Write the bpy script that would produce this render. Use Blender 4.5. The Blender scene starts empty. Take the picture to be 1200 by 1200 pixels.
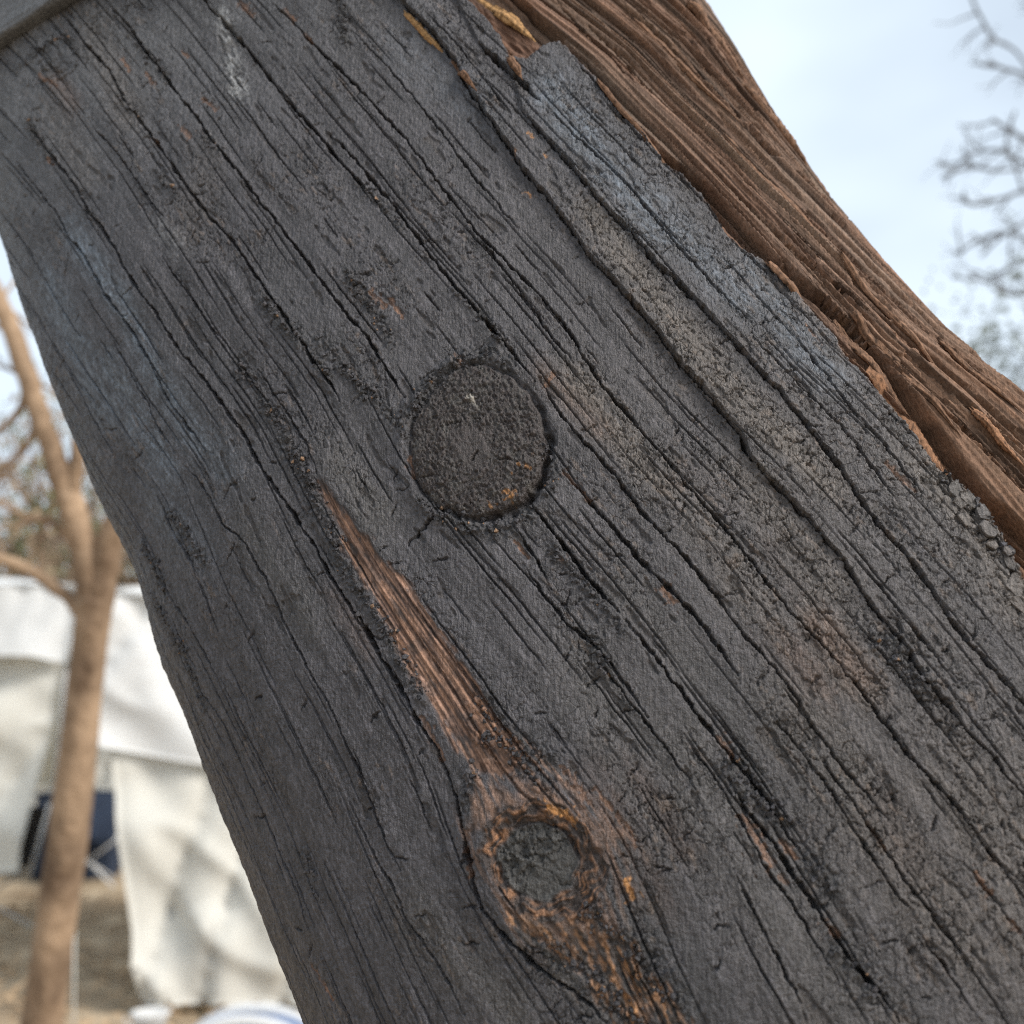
import bpy, bmesh, math, random
import numpy as np
from mathutils import Vector, Matrix

scene = bpy.context.scene
rng = random.Random(7)
nr_ = np.random.RandomState(11)

# ------------------------------------------------------------------ camera
PITCH = math.radians(12.0)
CAM = np.array([0.0, 0.0, 1.5])
FPX = 1230.0                       # focal length in units of a 1200 px wide frame
cam_d = bpy.data.cameras.new('camera')
cam_d.sensor_width = 36.0
cam_d.lens = 36.0 * FPX / 1200.0
cam_d.clip_start = 0.02
cam_d.clip_end = 3000.0
cam_d.dof.use_dof = True
cam_d.dof.focus_distance = 0.455
cam_d.dof.aperture_fstop = 7.2
cam = bpy.data.objects.new('camera', cam_d)
scene.collection.objects.link(cam)
cam.location = CAM
cam.rotation_euler = (math.pi / 2 + PITCH, 0, 0)
scene.camera = cam

# ------------------------------------------------------------------ world
TO_SUN = Vector((0.66, -0.40, 0.64)).normalized()
world = bpy.data.worlds.new('World')
scene.world = world
world.use_nodes = True
nt = world.node_tree
nt.nodes.clear()
w_out = nt.nodes.new('ShaderNodeOutputWorld')
w_bg = nt.nodes.new('ShaderNodeBackground')
sky = nt.nodes.new('ShaderNodeTexSky')
sky.sky_type = 'NISHITA'
sky.sun_disc = False
sky.sun_elevation = math.asin(TO_SUN.z)
sky.sun_rotation = math.atan2(TO_SUN.x, TO_SUN.y)
sky.air_density = 1.0
sky.dust_density = 2.0
w_bg.inputs['Strength'].default_value = 0.085
tc = nt.nodes.new('ShaderNodeTexCoord')
cn = nt.nodes.new('ShaderNodeTexNoise')
cn.inputs['Scale'].default_value = 2.1
cn.inputs['Detail'].default_value = 3.5
cn.inputs['Roughness'].default_value = 0.48
cmap = nt.nodes.new('ShaderNodeMapping')
cmap.inputs['Scale'].default_value = (1.0, 1.0, 2.2)
cmap.inputs['Location'].default_value = (0.35, 0.1, 0.62)
ramp = nt.nodes.new('ShaderNodeValToRGB')
ramp.color_ramp.elements[0].position = 0.36
ramp.color_ramp.elements[0].color = (0.55, 0.55, 0.55, 1)
ramp.color_ramp.elements[1].position = 0.66
ramp.color_ramp.elements[1].color = (0.94, 0.94, 0.94, 1)
cmix = nt.nodes.new('ShaderNodeMix')
cmix.data_type = 'RGBA'
cmix.inputs['B'].default_value = (8.5, 9.7, 10.8, 1)       # thin bright cloud layer
nt.links.new(tc.outputs['Generated'], cmap.inputs['Vector'])
nt.links.new(cmap.outputs['Vector'], cn.inputs['Vector'])
nt.links.new(cn.outputs['Fac'], ramp.inputs['Fac'])
nt.links.new(ramp.outputs['Color'], cmix.inputs['Factor'])
nt.links.new(sky.outputs['Color'], cmix.inputs['A'])
nt.links.new(cmix.outputs['Result'], w_bg.inputs['Color'])
nt.links.new(w_bg.outputs['Background'], w_out.inputs['Surface'])

sun_d = bpy.data.lights.new('sun', 'SUN')
sun_d.energy = 3.0
sun_d.angle = math.radians(24)
sun_d.color = (1.0, 0.95, 0.88)
sun = bpy.data.objects.new('sun', sun_d)
scene.collection.objects.link(sun)
sun.rotation_euler = (-TO_SUN).to_track_quat('-Z', 'Y').to_euler()

scene.view_settings.view_transform = 'Standard'
scene.view_settings.look = 'None'
scene.view_settings.exposure = 0.5
scene.view_settings.gamma = 1.0
scene.cycles.use_denoising = False
scene.cycles.filter_width = 1.15

# ------------------------------------------------------------------ measured tables
# positions on the log's skin: millimetres along the log, millimetres round it
ARC=519.6524
EDGE=[(-300,-192.6,295.9),(-280,-192.7,291.9),(-260,-192.9,287.8),(-240,-193.0,283.8),(-220,-193.2,279.8),(-200,-193.3,275.7),(-180,-193.5,271.7),(-160,-193.6,267.6),(-140,-193.7,263.6),(-120,-193.9,259.6),(-100,-194.4,255.5),(-80,-194.1,251.5),(-60,-193.6,247.5),(-40,-194.2,243.6),(-20,-194.8,239.1),(0,-195.1,234.6),(20,-195.7,232.9),(40,-196.4,231.5),(60,-195.3,230.7),(80,-193.7,230.1),(100,-192.5,229.5),(120,-194.4,230.4),(140,-197.2,232.0),(160,-198.9,233.1),(180,-199.3,235.6),(200,-200.2,239.2),(220,-200.8,240.6),(240,-200.8,242.0),(260,-200.3,244.3),(280,-199.7,246.4),(300,-199.7,248.6),(320,-199.5,250.7),(340,-199.1,252.9),(360,-199.0,255.0),(380,-198.9,257.1),(400,-198.8,259.3),(420,-198.8,261.4),(440,-198.7,263.6),(460,-198.7,265.7),(480,-198.5,267.8)]
CRACKS={
 'c1':(0.9,3.5,0,[(359,104.8),(336.5,108.5),(293.3,119.1),(273.5,119.9),(261.5,124.5),(239.7,128.7),(229.8,128.4),(209.3,131.5),(193.5,134.5),(170.2,137.6),(139.6,143.3),(104,146.9),(86.8,148.1),(60.7,154.2),(33.5,158.4),(8.5,159.2),(-8.2,161.7),(-28.2,161.8),(-48.3,162.5),(-65.6,162.5),(-71.6,163.8),(-80.6,163.3),(-88.3,163.3)]),
 'xk2':(1,3.5,0,[(-80.6,163.3),(-88.3,163.3),(-97.2,161.3),(-106.1,158.8),(-117.8,154.9),(-126.3,153),(-136.2,151.4),(-146.7,153.1),(-157.8,156.4),(-167.8,160.4),(-183.8,168.5),(-193,170.6)]),
 'c2':(0.8,3.2,0,[(407.1,147.6),(375.5,153.8),(346.7,159.8),(319.7,162.2),(293.5,167.4),(264.9,172.1),(238,177),(217.1,180.7),(202.1,184.8),(174.6,189),(145.8,192.8),(128.3,193.6),(108.8,194.3),(89.2,196.9)]),
 'c3':(0.9,3,0,[(393.9,172.7),(366.6,178.8),(340.2,182.7),(311.2,187.6),(285.4,192.6),(264.2,195.8),(246.4,199.9),(216.5,205),(187.9,209.8),(165.8,214.1),(141.2,217.2),(126,218.9),(112,221.2),(93.4,221.5),(73.1,224)]),
 'c4':(0.9,3.5,0,[(363.6,219.5),(348.2,221.2),(316.7,228.1),(288.2,233.2),(263.9,237.6),(238.9,243.4),(222.5,246.6),(208.6,248.8),(192.6,252.5),(176.3,256.5)]),
 'c4b':(0.9,3.5,0,[(229.1,250.1),(218,252.7),(192.4,257.9),(168.8,262.8),(154.2,264.5),(130.1,266.3),(108.5,269.2),(86.5,273),(75.1,275.2),(58.9,277.3),(49.7,278.7)]),
 'c5':(0.7,2.6,0,[(328,251.4),(302.9,257.6),(285.1,261),(260.6,268.4),(237.7,274.4),(209,280),(178.5,284.9),(153.6,288.3),(133.3,290.4),(109.7,295.3),(87.1,299.7),(64.5,303.3),(36.9,302.7),(16.1,304.2),(-4.3,305.6),(-23.8,305.1),(-40.3,305.4),(-60.3,305.8),(-79.1,305.5),(-96.4,305.7),(-112.5,306.6),(-127.9,307.1),(-145.4,306),(-162,305.5),(-176,306.3),(-189.8,306.9),(-205.8,305.9),(-216.8,308)]),
 'c6':(0.75,4.5,0,[(285.7,309),(270,312.8),(252.4,317.2),(231.7,320),(208.8,319.3),(194.6,320.1),(171.5,323.1),(153.6,324.4),(133.2,326.3),(113.1,328.4),(96.5,328.5),(77.1,331.5),(58.4,334.5),(41.9,336.4),(23.1,336.3),(5.7,337.9),(-16.4,337.4),(-27,333.3),(-45,333.2),(-63.1,334.4),(-74.5,333.7),(-89.1,332.9),(-106.1,330.2),(-115.8,330.1),(-127.8,329.3),(-140.2,327),(-152.3,327.3),(-163.5,326.6),(-175.5,327.5),(-184.9,326.9),(-191.4,327.4)]),
 'c7a':(1.8,9,0,[(234,334.4),(223,336.7),(207,340.1),(184.1,346.3)]),
 'c7':(0.95,5.5,0,[(183.5,337),(167.6,339.7),(148.3,343),(131.5,344.8),(107.5,347.9),(94.6,351.1),(77.8,352.1),(64.1,355.1),(56.5,356.5),(41.1,359.1),(26.7,359.8),(9.1,361.1),(-7,362.3),(-20.6,361.1),(-35,359.4),(-50.4,358.1),(-70.5,354.4),(-85.1,353.6),(-98.5,353.5),(-111.8,351.5),(-125.1,349.4),(-138.4,348.6),(-154.7,348.7),(-165.2,348.3)]),
 'c9':(0.7,2.6,0,[(298.4,100.2),(271.6,103.6),(251.9,109.9),(227,112.9),(206.2,116.3),(186.1,119.6),(164.2,121.8),(143.7,121.6),(127,123.5),(108.6,126.1)]),
 'c9b':(0.5,1.8,0,[(108.2,112.2),(85.4,119.1),(70.4,120.5),(54.1,128.4),(34,131.1),(10.2,130),(-6.8,130.9),(-21.3,130.9),(-33.6,132),(-46.2,131),(-64.1,130.1),(-77.9,128.9),(-96.9,128.7),(-108.3,128.8)]),
 'c10':(0.5,1.8,0,[(321.6,140.1),(290.6,148.3),(265.6,152.6),(239.2,158.2)]),
 'c10b':(0.5,1.8,0,[(217.7,150),(209.6,150.5),(182.6,155.5),(163.8,158.4),(152.3,161.2)]),
 'c11':(0.5,1.6,0,[(344.6,87.6),(328.6,91.9),(290.3,101.9)]),
 'c11b':(0.45,1.4,0,[(195.2,106.6),(176.3,108.6),(152.9,110.1),(134,108.9),(118.3,111)]),
 'c11c':(0.4,1.3,0,[(295.8,70.1),(262.5,78.2),(236.4,83.4),(214,88.2)]),
 'c12':(1,4.5,0,[(0.8,249.1),(-18.4,249.5),(-34.1,250.1),(-47.8,250.5),(-60.9,252.7)]),
 'c12b':(0.8,3,0,[(-65.1,252.4),(-79.6,253.6),(-95,254.1),(-100.9,255),(-112.7,254.6),(-131.5,255.4),(-152.2,256.7),(-162.9,256.3),(-176.4,255)]),
 'c12c':(1,4,0,[(-137.2,250.4),(-151.5,249.4),(-166.3,249.9),(-180.1,249.4),(-188.2,249.6),(-201.6,249.4),(-214.6,248.9),(-226.3,250.3),(-235.7,250.1)]),
 'c13':(0.8,2.6,0,[(-4.4,238),(-22.8,237.5),(-38.5,235.8)]),
 'c13b':(0.6,2,0,[(-22.6,232.1),(-40.5,231.9),(-54.1,232.6),(-63.5,236),(-74.4,238.2),(-89,238.9),(-103.3,239.3)]),
 'c14':(0.9,3,0,[(6.6,267.6),(-12.2,269.4),(-28.6,270.4),(-45.9,270.9),(-62,273.1),(-74.8,275),(-91.1,275.7),(-105.3,275.3)]),
 'c15':(0.7,2.4,0,[(51.7,281),(32.4,280.5),(11.5,282.6),(-5.5,284.6),(-27.9,283.8),(-43.9,284.9),(-52.2,285.9),(-70.3,286.4),(-91.4,286.3),(-106.4,287),(-121,287.5),(-132.8,285.4),(-151.6,284.8),(-164.8,285.6),(-177.1,286)]),
 'c15b':(0.6,2,0,[(-143,280.6),(-159,280.4),(-173.3,279.8),(-187.1,279),(-197.2,278.3),(-210.1,278.7),(-220.8,278.3),(-233.4,277.6)]),
 'c16':(0.5,1.8,0,[(278,282.5),(238,291.9),(200.6,297.7),(159.4,303.1),(125.6,307.6)]),
 'c17':(0.55,2,0,[(132.4,289.9),(109.1,291.9),(78.6,294.3),(70.7,294.7),(49,297.5)]),
 'c18':(0.45,1.6,0,[(20.2,68.6),(7.1,71.3),(-11.3,76.4),(-36.9,75.1),(-58.3,75.7),(-74.6,76.4),(-94.9,78.6),(-109.2,76.1)]),
 'c19':(0.5,1.6,0,[(-73.6,120.9),(-93.9,120.9),(-112.4,122.3),(-126.7,121.5),(-138.9,124.3),(-153.7,126.2),(-167.5,126.4)]),
 'c20':(0.55,2,0,[(-46.8,130.6),(-60.7,131.1),(-74.3,129.4),(-91.2,128.8),(-104,127.8)]),
 'c21':(0.6,2.2,0,[(-86.5,337.4),(-101.7,337.2),(-120.5,336.3),(-134.6,335.6),(-146.5,335.2)]),
 'c22':(0.6,2.2,0,[(12.2,385),(-7.9,383),(-32.6,379.2),(-47.8,379.4),(-66,376.7),(-76.6,376.1)]),
 'c22b':(0.9,2.5,0,[(-46,378.8),(-57,378),(-76.6,376.1)]),
 'c23':(0.5,1.8,0,[(20.4,368.6),(1.3,370.7),(-17.3,370.9),(-38,370.6),(-56.3,368.3),(-74.1,366.1)]),
 'c24':(0.6,2.2,0,[(-213.4,271.2),(-219.1,270.9),(-229.7,271.2),(-239,270.7),(-247,271)]),
 'c25':(0.6,2,0,[(-199.8,297),(-210.3,297.3),(-223.5,296.8),(-230.7,297.7)]),
 'c26':(0.5,1.8,0,[(-115.3,245.9),(-131,246.4),(-147.7,246.1),(-161.2,244.3),(-173,243.3),(-190.4,243.4),(-203.5,242.9),(-216.3,242.3)]),
 'c27':(0.5,1.8,0,[(-68,234.5),(-85.1,235.8),(-98,237.2),(-122.2,238.1),(-135.7,238.4)]),
 'c28':(0.5,1.7,0,[(-167.5,233.8),(-180.5,232.2),(-196.3,230.2),(-211.6,228.4),(-221.8,226.6)]),
 'c29':(0.45,1.6,0,[(-122.1,276.4),(-141.9,276.9),(-160.3,276.2),(-179.3,274.7),(-194.6,273.9),(-213.1,273.6)]),
 'c30':(0.45,1.6,0,[(129.7,168.8),(104.1,170.5),(79.3,174.4),(63.3,173.6)]),
 'c31':(0.45,1.6,0,[(233.1,63.5),(202.6,70.6),(171,73.4),(147,75.3)]),
 'c32':(0.45,1.6,0,[(107.2,89.9),(89,90.4),(63.9,96.5),(45,97.3),(26.9,96.4)]),
 'c33':(0.45,1.6,0,[(58.9,74.6),(41.2,81),(23.1,83.6),(8.7,84.5)]),
 'c34':(0.45,1.6,0,[(31.5,56.9),(8.5,55.4),(-14.2,55.4),(-32.1,55.7)]),
 'c35':(0.6,2,0,[(180.3,348),(140.4,357.1),(114.9,362.4),(80,365.4),(54.5,368.5),(26.2,372.5)]),
 'c36':(0.5,1.7,0,[(201.2,370),(165.1,378.7),(123.8,385.4),(96.7,389.1),(69,388.6),(45,394.2),(18.4,393.9)]),
 'c37':(0.4,1.5,0,[(266.7,317.7),(236.6,325.2),(196.7,329.2),(184,331.2)]),
 'xt1':(0.8,2.5,0,[(11.2,195.4),(12.7,201.7),(16.1,211.1)]),
 'g1':(5,9,0,[(259.4,362.9),(248.2,365.7),(219.7,373.7),(195.6,375.7),(176.1,380.2),(154.1,386.1),(135.3,388.2),(122.9,394.5),(108.5,399.7),(91.6,401.8),(72.7,404.2),(56.4,406.5),(41.2,410.6),(28,413.8),(12.1,416.3),(-0.6,417.1),(-13.3,415),(-26.7,412.2),(-42.2,408.4),(-57.7,405.5),(-74.5,402),(-89.3,399.7),(-97.7,400.5)]),
 'g2':(1.035,5.25,0,[(244.1,381.2),(218,385.7),(188.8,392),(177.4,396)]),
 'g2b':(1.035,5.25,0,[(225,417.9),(203,421.9),(186.9,428),(166.2,436),(145.5,443),(121.3,446.8),(106,457.5),(95,465.3),(75.1,466.4)]),
 'g3':(1.035,5.25,0,[(221.3,388.8),(186.8,397.5),(147.6,408.2),(123.3,416),(98.7,421.7),(69.2,424.1),(45.9,427.9),(24.7,432),(7.6,435.2),(-7.6,435.1),(-24.7,433.8),(-44.6,433.8)]),
 'g3b':(2.53,9,0,[(-42.7,434.7),(-60.2,431.1),(-76.1,430.8),(-83.5,430.3)]),
 'g4':(1.38,7.5,0,[(45.6,413.7),(25.6,416),(6.1,418),(-3.6,419.3),(-22.6,416.8),(-38.5,415.7),(-52.1,415.6),(-66.6,417.1),(-80.5,414.6),(-91.6,414.2)]),
 'g5':(1.495,7.5,0,[(222.8,447.1),(209.1,447.6),(195.7,452.6),(179.1,455.6),(171.4,463)]),
 'g6':(0.69,3,0,[(100.1,410.7),(74.9,414.1),(52.3,418.6),(29.6,424.3),(5.7,428)]),
 'g7':(0.69,3,0,[(172,489.8),(133,485.9),(95,483.3),(67.5,483.3),(39.5,483.3)]),
 'g8':(0.805,3.75,0,[(20.6,462.6),(-2.3,460.3),(-26.1,454.1),(-43.2,454.5),(-59.4,452.4)]),
}
FIB=[(1,0,13.8368),(2,0,10.9172),(3,0,-0.0701),(1,1,7.1169),(2,1,7.9733),(1,2,-15.1634),(1,3,-26.0257),(2,2,7.7136),(3,1,0.2144)]
BOARD=[(420.3,104),(404.3,160.2)]
STRIP_END=[(-75.7,171.6),(-76,186.9),(-84.7,193.7),(-98.7,198.9),(-119.5,204.7),(-140.2,208.4),(-137.2,203.2),(-123.6,198.8),(-112.5,191),(-108.2,178.9),(-109,169.2),(-110.3,162.9),(-98.8,166.2)]
BORDER=[(315.7,335.7),(266,339.6),(248.7,343.8),(232.5,345.4),(218,345),(213.3,350.7),(216.2,362.8),(213.9,369.6),(201.7,371.6),(183.3,377),(168.5,380.2),(146.8,383.7),(128.7,384.6),(112.2,388.8),(99.9,391),(88.8,390.4),(74.2,389.4),(64.1,391.1),(56.8,395.8),(46.9,398.7),(35.5,400.2),(20.9,400.3),(4.8,401),(-8.2,397.5),(-18.9,396.9),(-30.6,395.2),(-44.5,395),(-56.2,392.2),(-69.9,390.1),(-78,392.8),(-89.1,393),(-98.8,391),(-105.6,389),(-114.7,386.5),(-124.6,382.7),(-140.5,380.3)]
STRIP=[(62.8,170.6),(61,173.6),(53.1,174.9),(46.8,175.5),(33,180.2),(21.6,181.8),(12.2,182.2),(-0.8,186.3),(-12.5,188.3),(-25,188.2),(-36.3,188.6),(-49.2,189.4),(-61.5,190.3),(-72.6,190.5),(-85.6,191.3),(-95.6,190.3),(-96.9,181.4),(-90.7,175.4),(-83.5,171.6),(-73.3,170.1),(-56.6,170.6),(-45,168.8),(-29.4,169.2),(-16.5,170.5),(-2.3,172.2),(10.1,171.1),(24,169.4),(34.3,172.4),(49.3,171.5)]
KNOT_A=[(21.2,268.7),(12.2,262.5),(5.1,254.9),(1.2,246.1),(1.2,237.1),(3.9,228.4),(10.1,221.3),(19.3,215.7),(29.6,213.6),(40.2,214.2),(50.2,217.1),(59.8,223),(66.2,229.8),(70.7,238.3),(73.4,247.3),(72.6,256.6),(67.3,263.7),(58.8,269.5),(49.3,273),(39.5,273.9),(29.3,272.1)]
KNOT_B=[(-136.8,189.9),(-140.8,187.4),(-144.1,183.1),(-145.6,178.1),(-145.1,172.8),(-141.8,168.2),(-137.5,164.9),(-132.4,163.3),(-127.2,163.2),(-122.4,165.1),(-118.8,169.3),(-116.7,174.1),(-116.5,178.9),(-118.6,183.9),(-122.3,188.2),(-127.2,190.4),(-132.4,191)]
KNOT_RING=[(-135,199.3),(-143.6,198.6),(-150.3,194.7),(-155.2,187.8),(-155.6,179.1),(-152.6,170.4),(-145.4,163.8),(-136.2,159.8),(-126.6,158.8),(-118.7,161.2),(-111.9,165.7),(-108.6,173.1),(-108.9,182.1),(-113.1,190.6),(-119.9,195.7),(-127.2,198.6)]
ORANGE_TAIL=[(-136.2,159.8),(-147,171.8),(-153.8,185.3),(-161.7,188.2),(-175.2,191.5),(-188.9,193.4),(-206.6,194.9),(-194.9,172.9),(-183.3,172.1),(-170.7,169),(-156.3,163.2),(-145.8,159.3)]
BLOBS=[
 ('blue',272,107,213,120,7,1),
 ('blue',213,120,143,123,6,1),
 ('blue',180,97,120,102,10,0.8),
 ('blue',255,79,173,85,11,0.8),
 ('blue',173,120,113,126,10,0.7),
 ('blue',132,122,98,132,10,0.5),
 ('blue',106,85,70,102,10,0.3),
 ('blue',183,354,98,362,11,1),
 ('blue',107,367,43,375,9,0.8),
 ('blue',48,387,-8,383,8,0.8),
 ('blue',251,303,198,318,12,0.3),
 ('tan',109,341,-50,349,8,0.9),
 ('tan',38,295,-18,298,8,0.9),
 ('tan',-19,300,-90,298,9,0.5),
 ('tan',-103,311,-129,307,8,0.7),
 ('tan',-138,283,-223,282,14,0.6),
 ('tan',-37,327,-88,322,10,0.6),
 ('tan',-72,388,-130,378,10,0.8),
 ('tan',-190,313,-232,297,22,0.5),
 ('tan',377,160,313,162,10,0.5),
 ('tan',351,121,298,128,9,0.4),
 ('tan',253,189,226,169,10,0.3),
 ('olive',61,185,32,190,9,0.7),
 ('olive',60,132,7,142,8,0.5),
 ('olive',-133,127,-173,144,10,0.6),
 ('olive',-80,228,-140,224,14,0.5),
 ('olive',-127,239,-228,240,22,0.5),
 ('olive',-160,165,-192,174,9,0.6),
 ('olive',-58,260,-92,261,9,0.4),
 ('pink',-105,311,-126,309,6,0.8),
 ('pink',-106,296,-123,297,6,0.5),
 ('pink',50,284,16,291,5,0.5),
 ('pink',8,156,-21,158,4,0.3),
 ('pink',367,130,345,135,5,0.6),
 ('dark',-113,268,-153,276,12,0.5),
 ('dark',164,199,92,207,14,0.35),
 ('dark',171,136,42,145,26,0.3),
 ('dark',-142,202,-195,198,12,0.8),  # shadow right of the lower knot, painted as a darker tone
 ('dark',195,52,151,48,8,0.5),
 ('reddark',-120,224,-151,224,5,0.8),
 ('reddark',-111,213,-167,208,5,0.6),
 ('reddark',-175,288,-194,284,6,0.4),
 ('reddark',-26,311,-41,312,5,0.3),
 ('reddark',-66,315,-86,312,5,0.3),
 ('pale',335,226,312,223,4.2,1),
 ('pale',310,222,283,218,4.6,1),
 ('pale',235,154,220,159,5,0.3),
]
FLECKS=[
 ('o',338.1,236.4,324.1,240.3,2.2),
 ('o',316.1,256.3,306.4,258.3,1.8),
 ('o',294.8,259.6,287.0,261.2,1.4),
 ('o',329.5,177.7,319.8,178.9,1.6),
 ('o',348.6,169.2,337.7,170.6,1.4),
 ('o',329.4,199.5,323.9,201.3,1.5),
 ('o',291.6,200.3,279.5,204.2,1.6),
 ('o',281.1,184.6,272.9,187.0,2),
 ('o',289.2,168.5,281.8,169.7,1.2),
 ('o',325.7,108.7,319.8,110.6,1.6),
 ('o',381.5,120.6,363.9,129.4,2),
 ('o',131.6,233.5,121.2,235.7,2.2),
 ('o',123.2,239.4,111.8,240.2,1.6),
 ('o',5.4,268.1,-11.5,269.8,1.8),
 ('o',-13.0,234.5,-22.2,235.1,1.2),
 ('o',-27.0,244.8,-29.2,245.3,1.5),
 ('o',-60.6,270.9,-68.1,271.8,2.4),
 ('o',-153.1,247.1,-171.7,245.8,2.4),
 ('o',-166.1,252.6,-173.6,253.3,1.8),
 ('o',-123.6,256.3,-130.8,255.5,1.6),
 ('o',-176.6,245.8,-179.4,245.7,2),
 ('o',-199.0,249.5,-203.6,249.9,1.6),
 ('o',-175.3,280.0,-186.6,279.3,1),
 ('o',-207.2,297.9,-214.6,297.2,1.4),
 ('o',-225.3,297.0,-229.5,297.3,1.2),
 ('o',-57.1,373.8,-74.0,374.2,1.2),
 ('o',16.4,392.5,3.5,392.2,0.8),
 ('o',-121.5,68.7,-137.8,73.3,1.4),
 ('o',48.9,287.2,46.0,282.4,2),
 ('o',80.9,252.8,76.3,253.9,1.4),
 ('o',46.9,214.7,37.0,211.8,1.2),
 ('g',57.9,250.3,55.6,250.9,2),
 ('g',54.3,250.7,51.6,251.2,1.6),
 ('b',7.6,233.6,6.3,234.2,1.6),
 ('b',8.2,243.8,5.4,243.9,2),
 ('b',6.7,241.0,5.9,243.8,1.2),
 ('b',17.9,253.2,16.8,253.5,1.1),
 ('b',14.7,256.0,13.6,257.1,1.2),
 ('b',15.4,249.0,14.8,249.1,0.8),
 ('b',141.4,320.6,138.6,320.5,1),
 ('b',155.1,335.5,152.4,336.0,1),
 ('b',164.8,324.9,162.5,324.8,0.9),
 ('b',170.3,334.9,166.7,335.2,1),
 ('o',-59.7,164.8,-78.5,164.3,1.8),
 ('o',-108.3,159.4,-124.3,152.6,2),
 ('o',-130.5,210.6,-143.0,210.2,1.6),
 ('o',-118.2,209.0,-128.3,210.1,1.4),
 ('o',-104.8,202.6,-120.9,203.9,2),
 ('b',-152.3,201.4,-158.6,200.1,1.8),
 ('b',-115.3,191.2,-124.8,196.4,2),
]
FLAKES=[
 (-75.7,387.6,-94.0,389.9,5,3.6),
 (-85.0,383.7,-108.9,382.7,4,3),
 (-96.2,387.1,-119.4,381.4,5,3.2),
 (-112.4,380.9,-134.4,373.4,4,3.2),
 (399.3,121.6,391.9,144.5,4,3.2),
 (387.8,106.6,373.1,128.8,3,3),
]
PLATES=[
 (-75,388,-94,390,5,1),
 (-91,388,-127,379,6,1),
 (-119,331,-141,327,7,0.9),
 (-106,309,-132,311,7,0.6),
 (-147,255,-179,259,8,0.6),
 (398,124,365,135,6,0.9),
 (-141,326,-158,323,8,0.8),
 (65,353,-9,357,6,0.4),
 (-96,397,-115,389,5,1),
]
CRUMBLE=[
 (3.5,1.5,[(359,104.8),(336.5,108.5),(321.7,111.4)]),
 (2.5,1.2,[(277.1,119.3),(261.5,124.5)]),
 (3,1.2,[(327.5,160.8),(307.2,165.1)]),
 (3,1.3,[(361.1,177),(318.1,187.2)]),
 (3,1.2,[(267.8,193.4),(251.3,199)]),
 (2.5,1.2,[(267.8,162.5),(247.4,169)]),
 (4,1.6,[(140.5,161.9),(111.2,164.2),(74.1,167.7),(54.5,169.1)]),
 (3.5,1.5,[(125,202.2),(104.9,203.9),(80.1,211.3),(56.2,218.8)]),
 (3.5,1.5,[(149.1,227.9),(130.5,230.2),(103.1,230.5)]),
 (3.5,1.6,[(160.2,188.2),(134.4,192.8),(104.5,196.8)]),
 (4,1.6,[(80.4,165.3),(54.5,169.1),(27.3,168)]),
 (5,1.7,[(63.7,222.1),(72.8,234.8),(77,252),(73.5,265.7),(61.5,273)]),
 (3.5,1.4,[(20.5,268.3),(8,265.4),(-0.6,256.5)]),
 (5,1.8,[(23,211.3),(6.3,219.3),(-4.9,233.6),(-3.7,246.5)]),
 (3,1.4,[(194.2,252.6),(157.4,261.3)]),
 (3,1.4,[(114,267.4),(75.1,275.2)]),
 (3,1.2,[(-20.9,243.9),(-46.1,247.8),(-68.6,249.1)]),
 (4,1.5,[(23.8,166.1),(-9.6,168.8),(-53.4,169.5)]),
 (5,1.8,[(-76.4,180.9),(-86.2,191),(-98.7,198.9)]),
 (4,1.6,[(-88.4,174.8),(-97.7,164.1)]),
 (5,1.8,[(-64.2,187.3),(-89.2,189.4),(-107.4,193.9)]),
 (4,1.6,[(-130,257.4),(-150.8,257.5),(-160.3,258)]),
 (5,1.6,[(-134.8,252.6),(-150.7,254.3),(-160.2,254.8)]),
 (4,1.4,[(-177.4,256.7),(-188.3,257.5)]),
 (4,1.4,[(-206.1,247.4),(-225.5,249.9)]),
 (6,1.6,[(-158.5,165.4),(-178.7,174.7),(-196.7,177.7)]),
 (6,1.6,[(-156.4,183.8),(-177.9,191.6),(-198.4,192.7)]),
 (4,1.2,[(93.3,65.3),(64.4,73.3)]),
 (4,1.2,[(94.5,93.2),(59.2,103.9)]),
 (3.5,1.1,[(68.5,58.4),(33.2,70.7),(2.4,67.4)]),
 (3,1.1,[(-80.8,89.9),(-99.3,88.5)]),
 (3.5,1.2,[(-61.8,238.2),(-81.3,236.2)]),
 (3.5,1.3,[(-120.7,326.5),(-143.4,323.7)]),
 (3,1.2,[(-113.3,321.3),(-134.9,323)]),
 (5,1.2,[(-73,389.5),(-92.8,391),(-115.7,382.7)]),
 (4,1.4,[(301.1,282.6),(276.1,276.1)]),
 (3,1.4,[(398,110.6),(394.1,142.2),(374.3,147.6)]),
]
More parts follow.
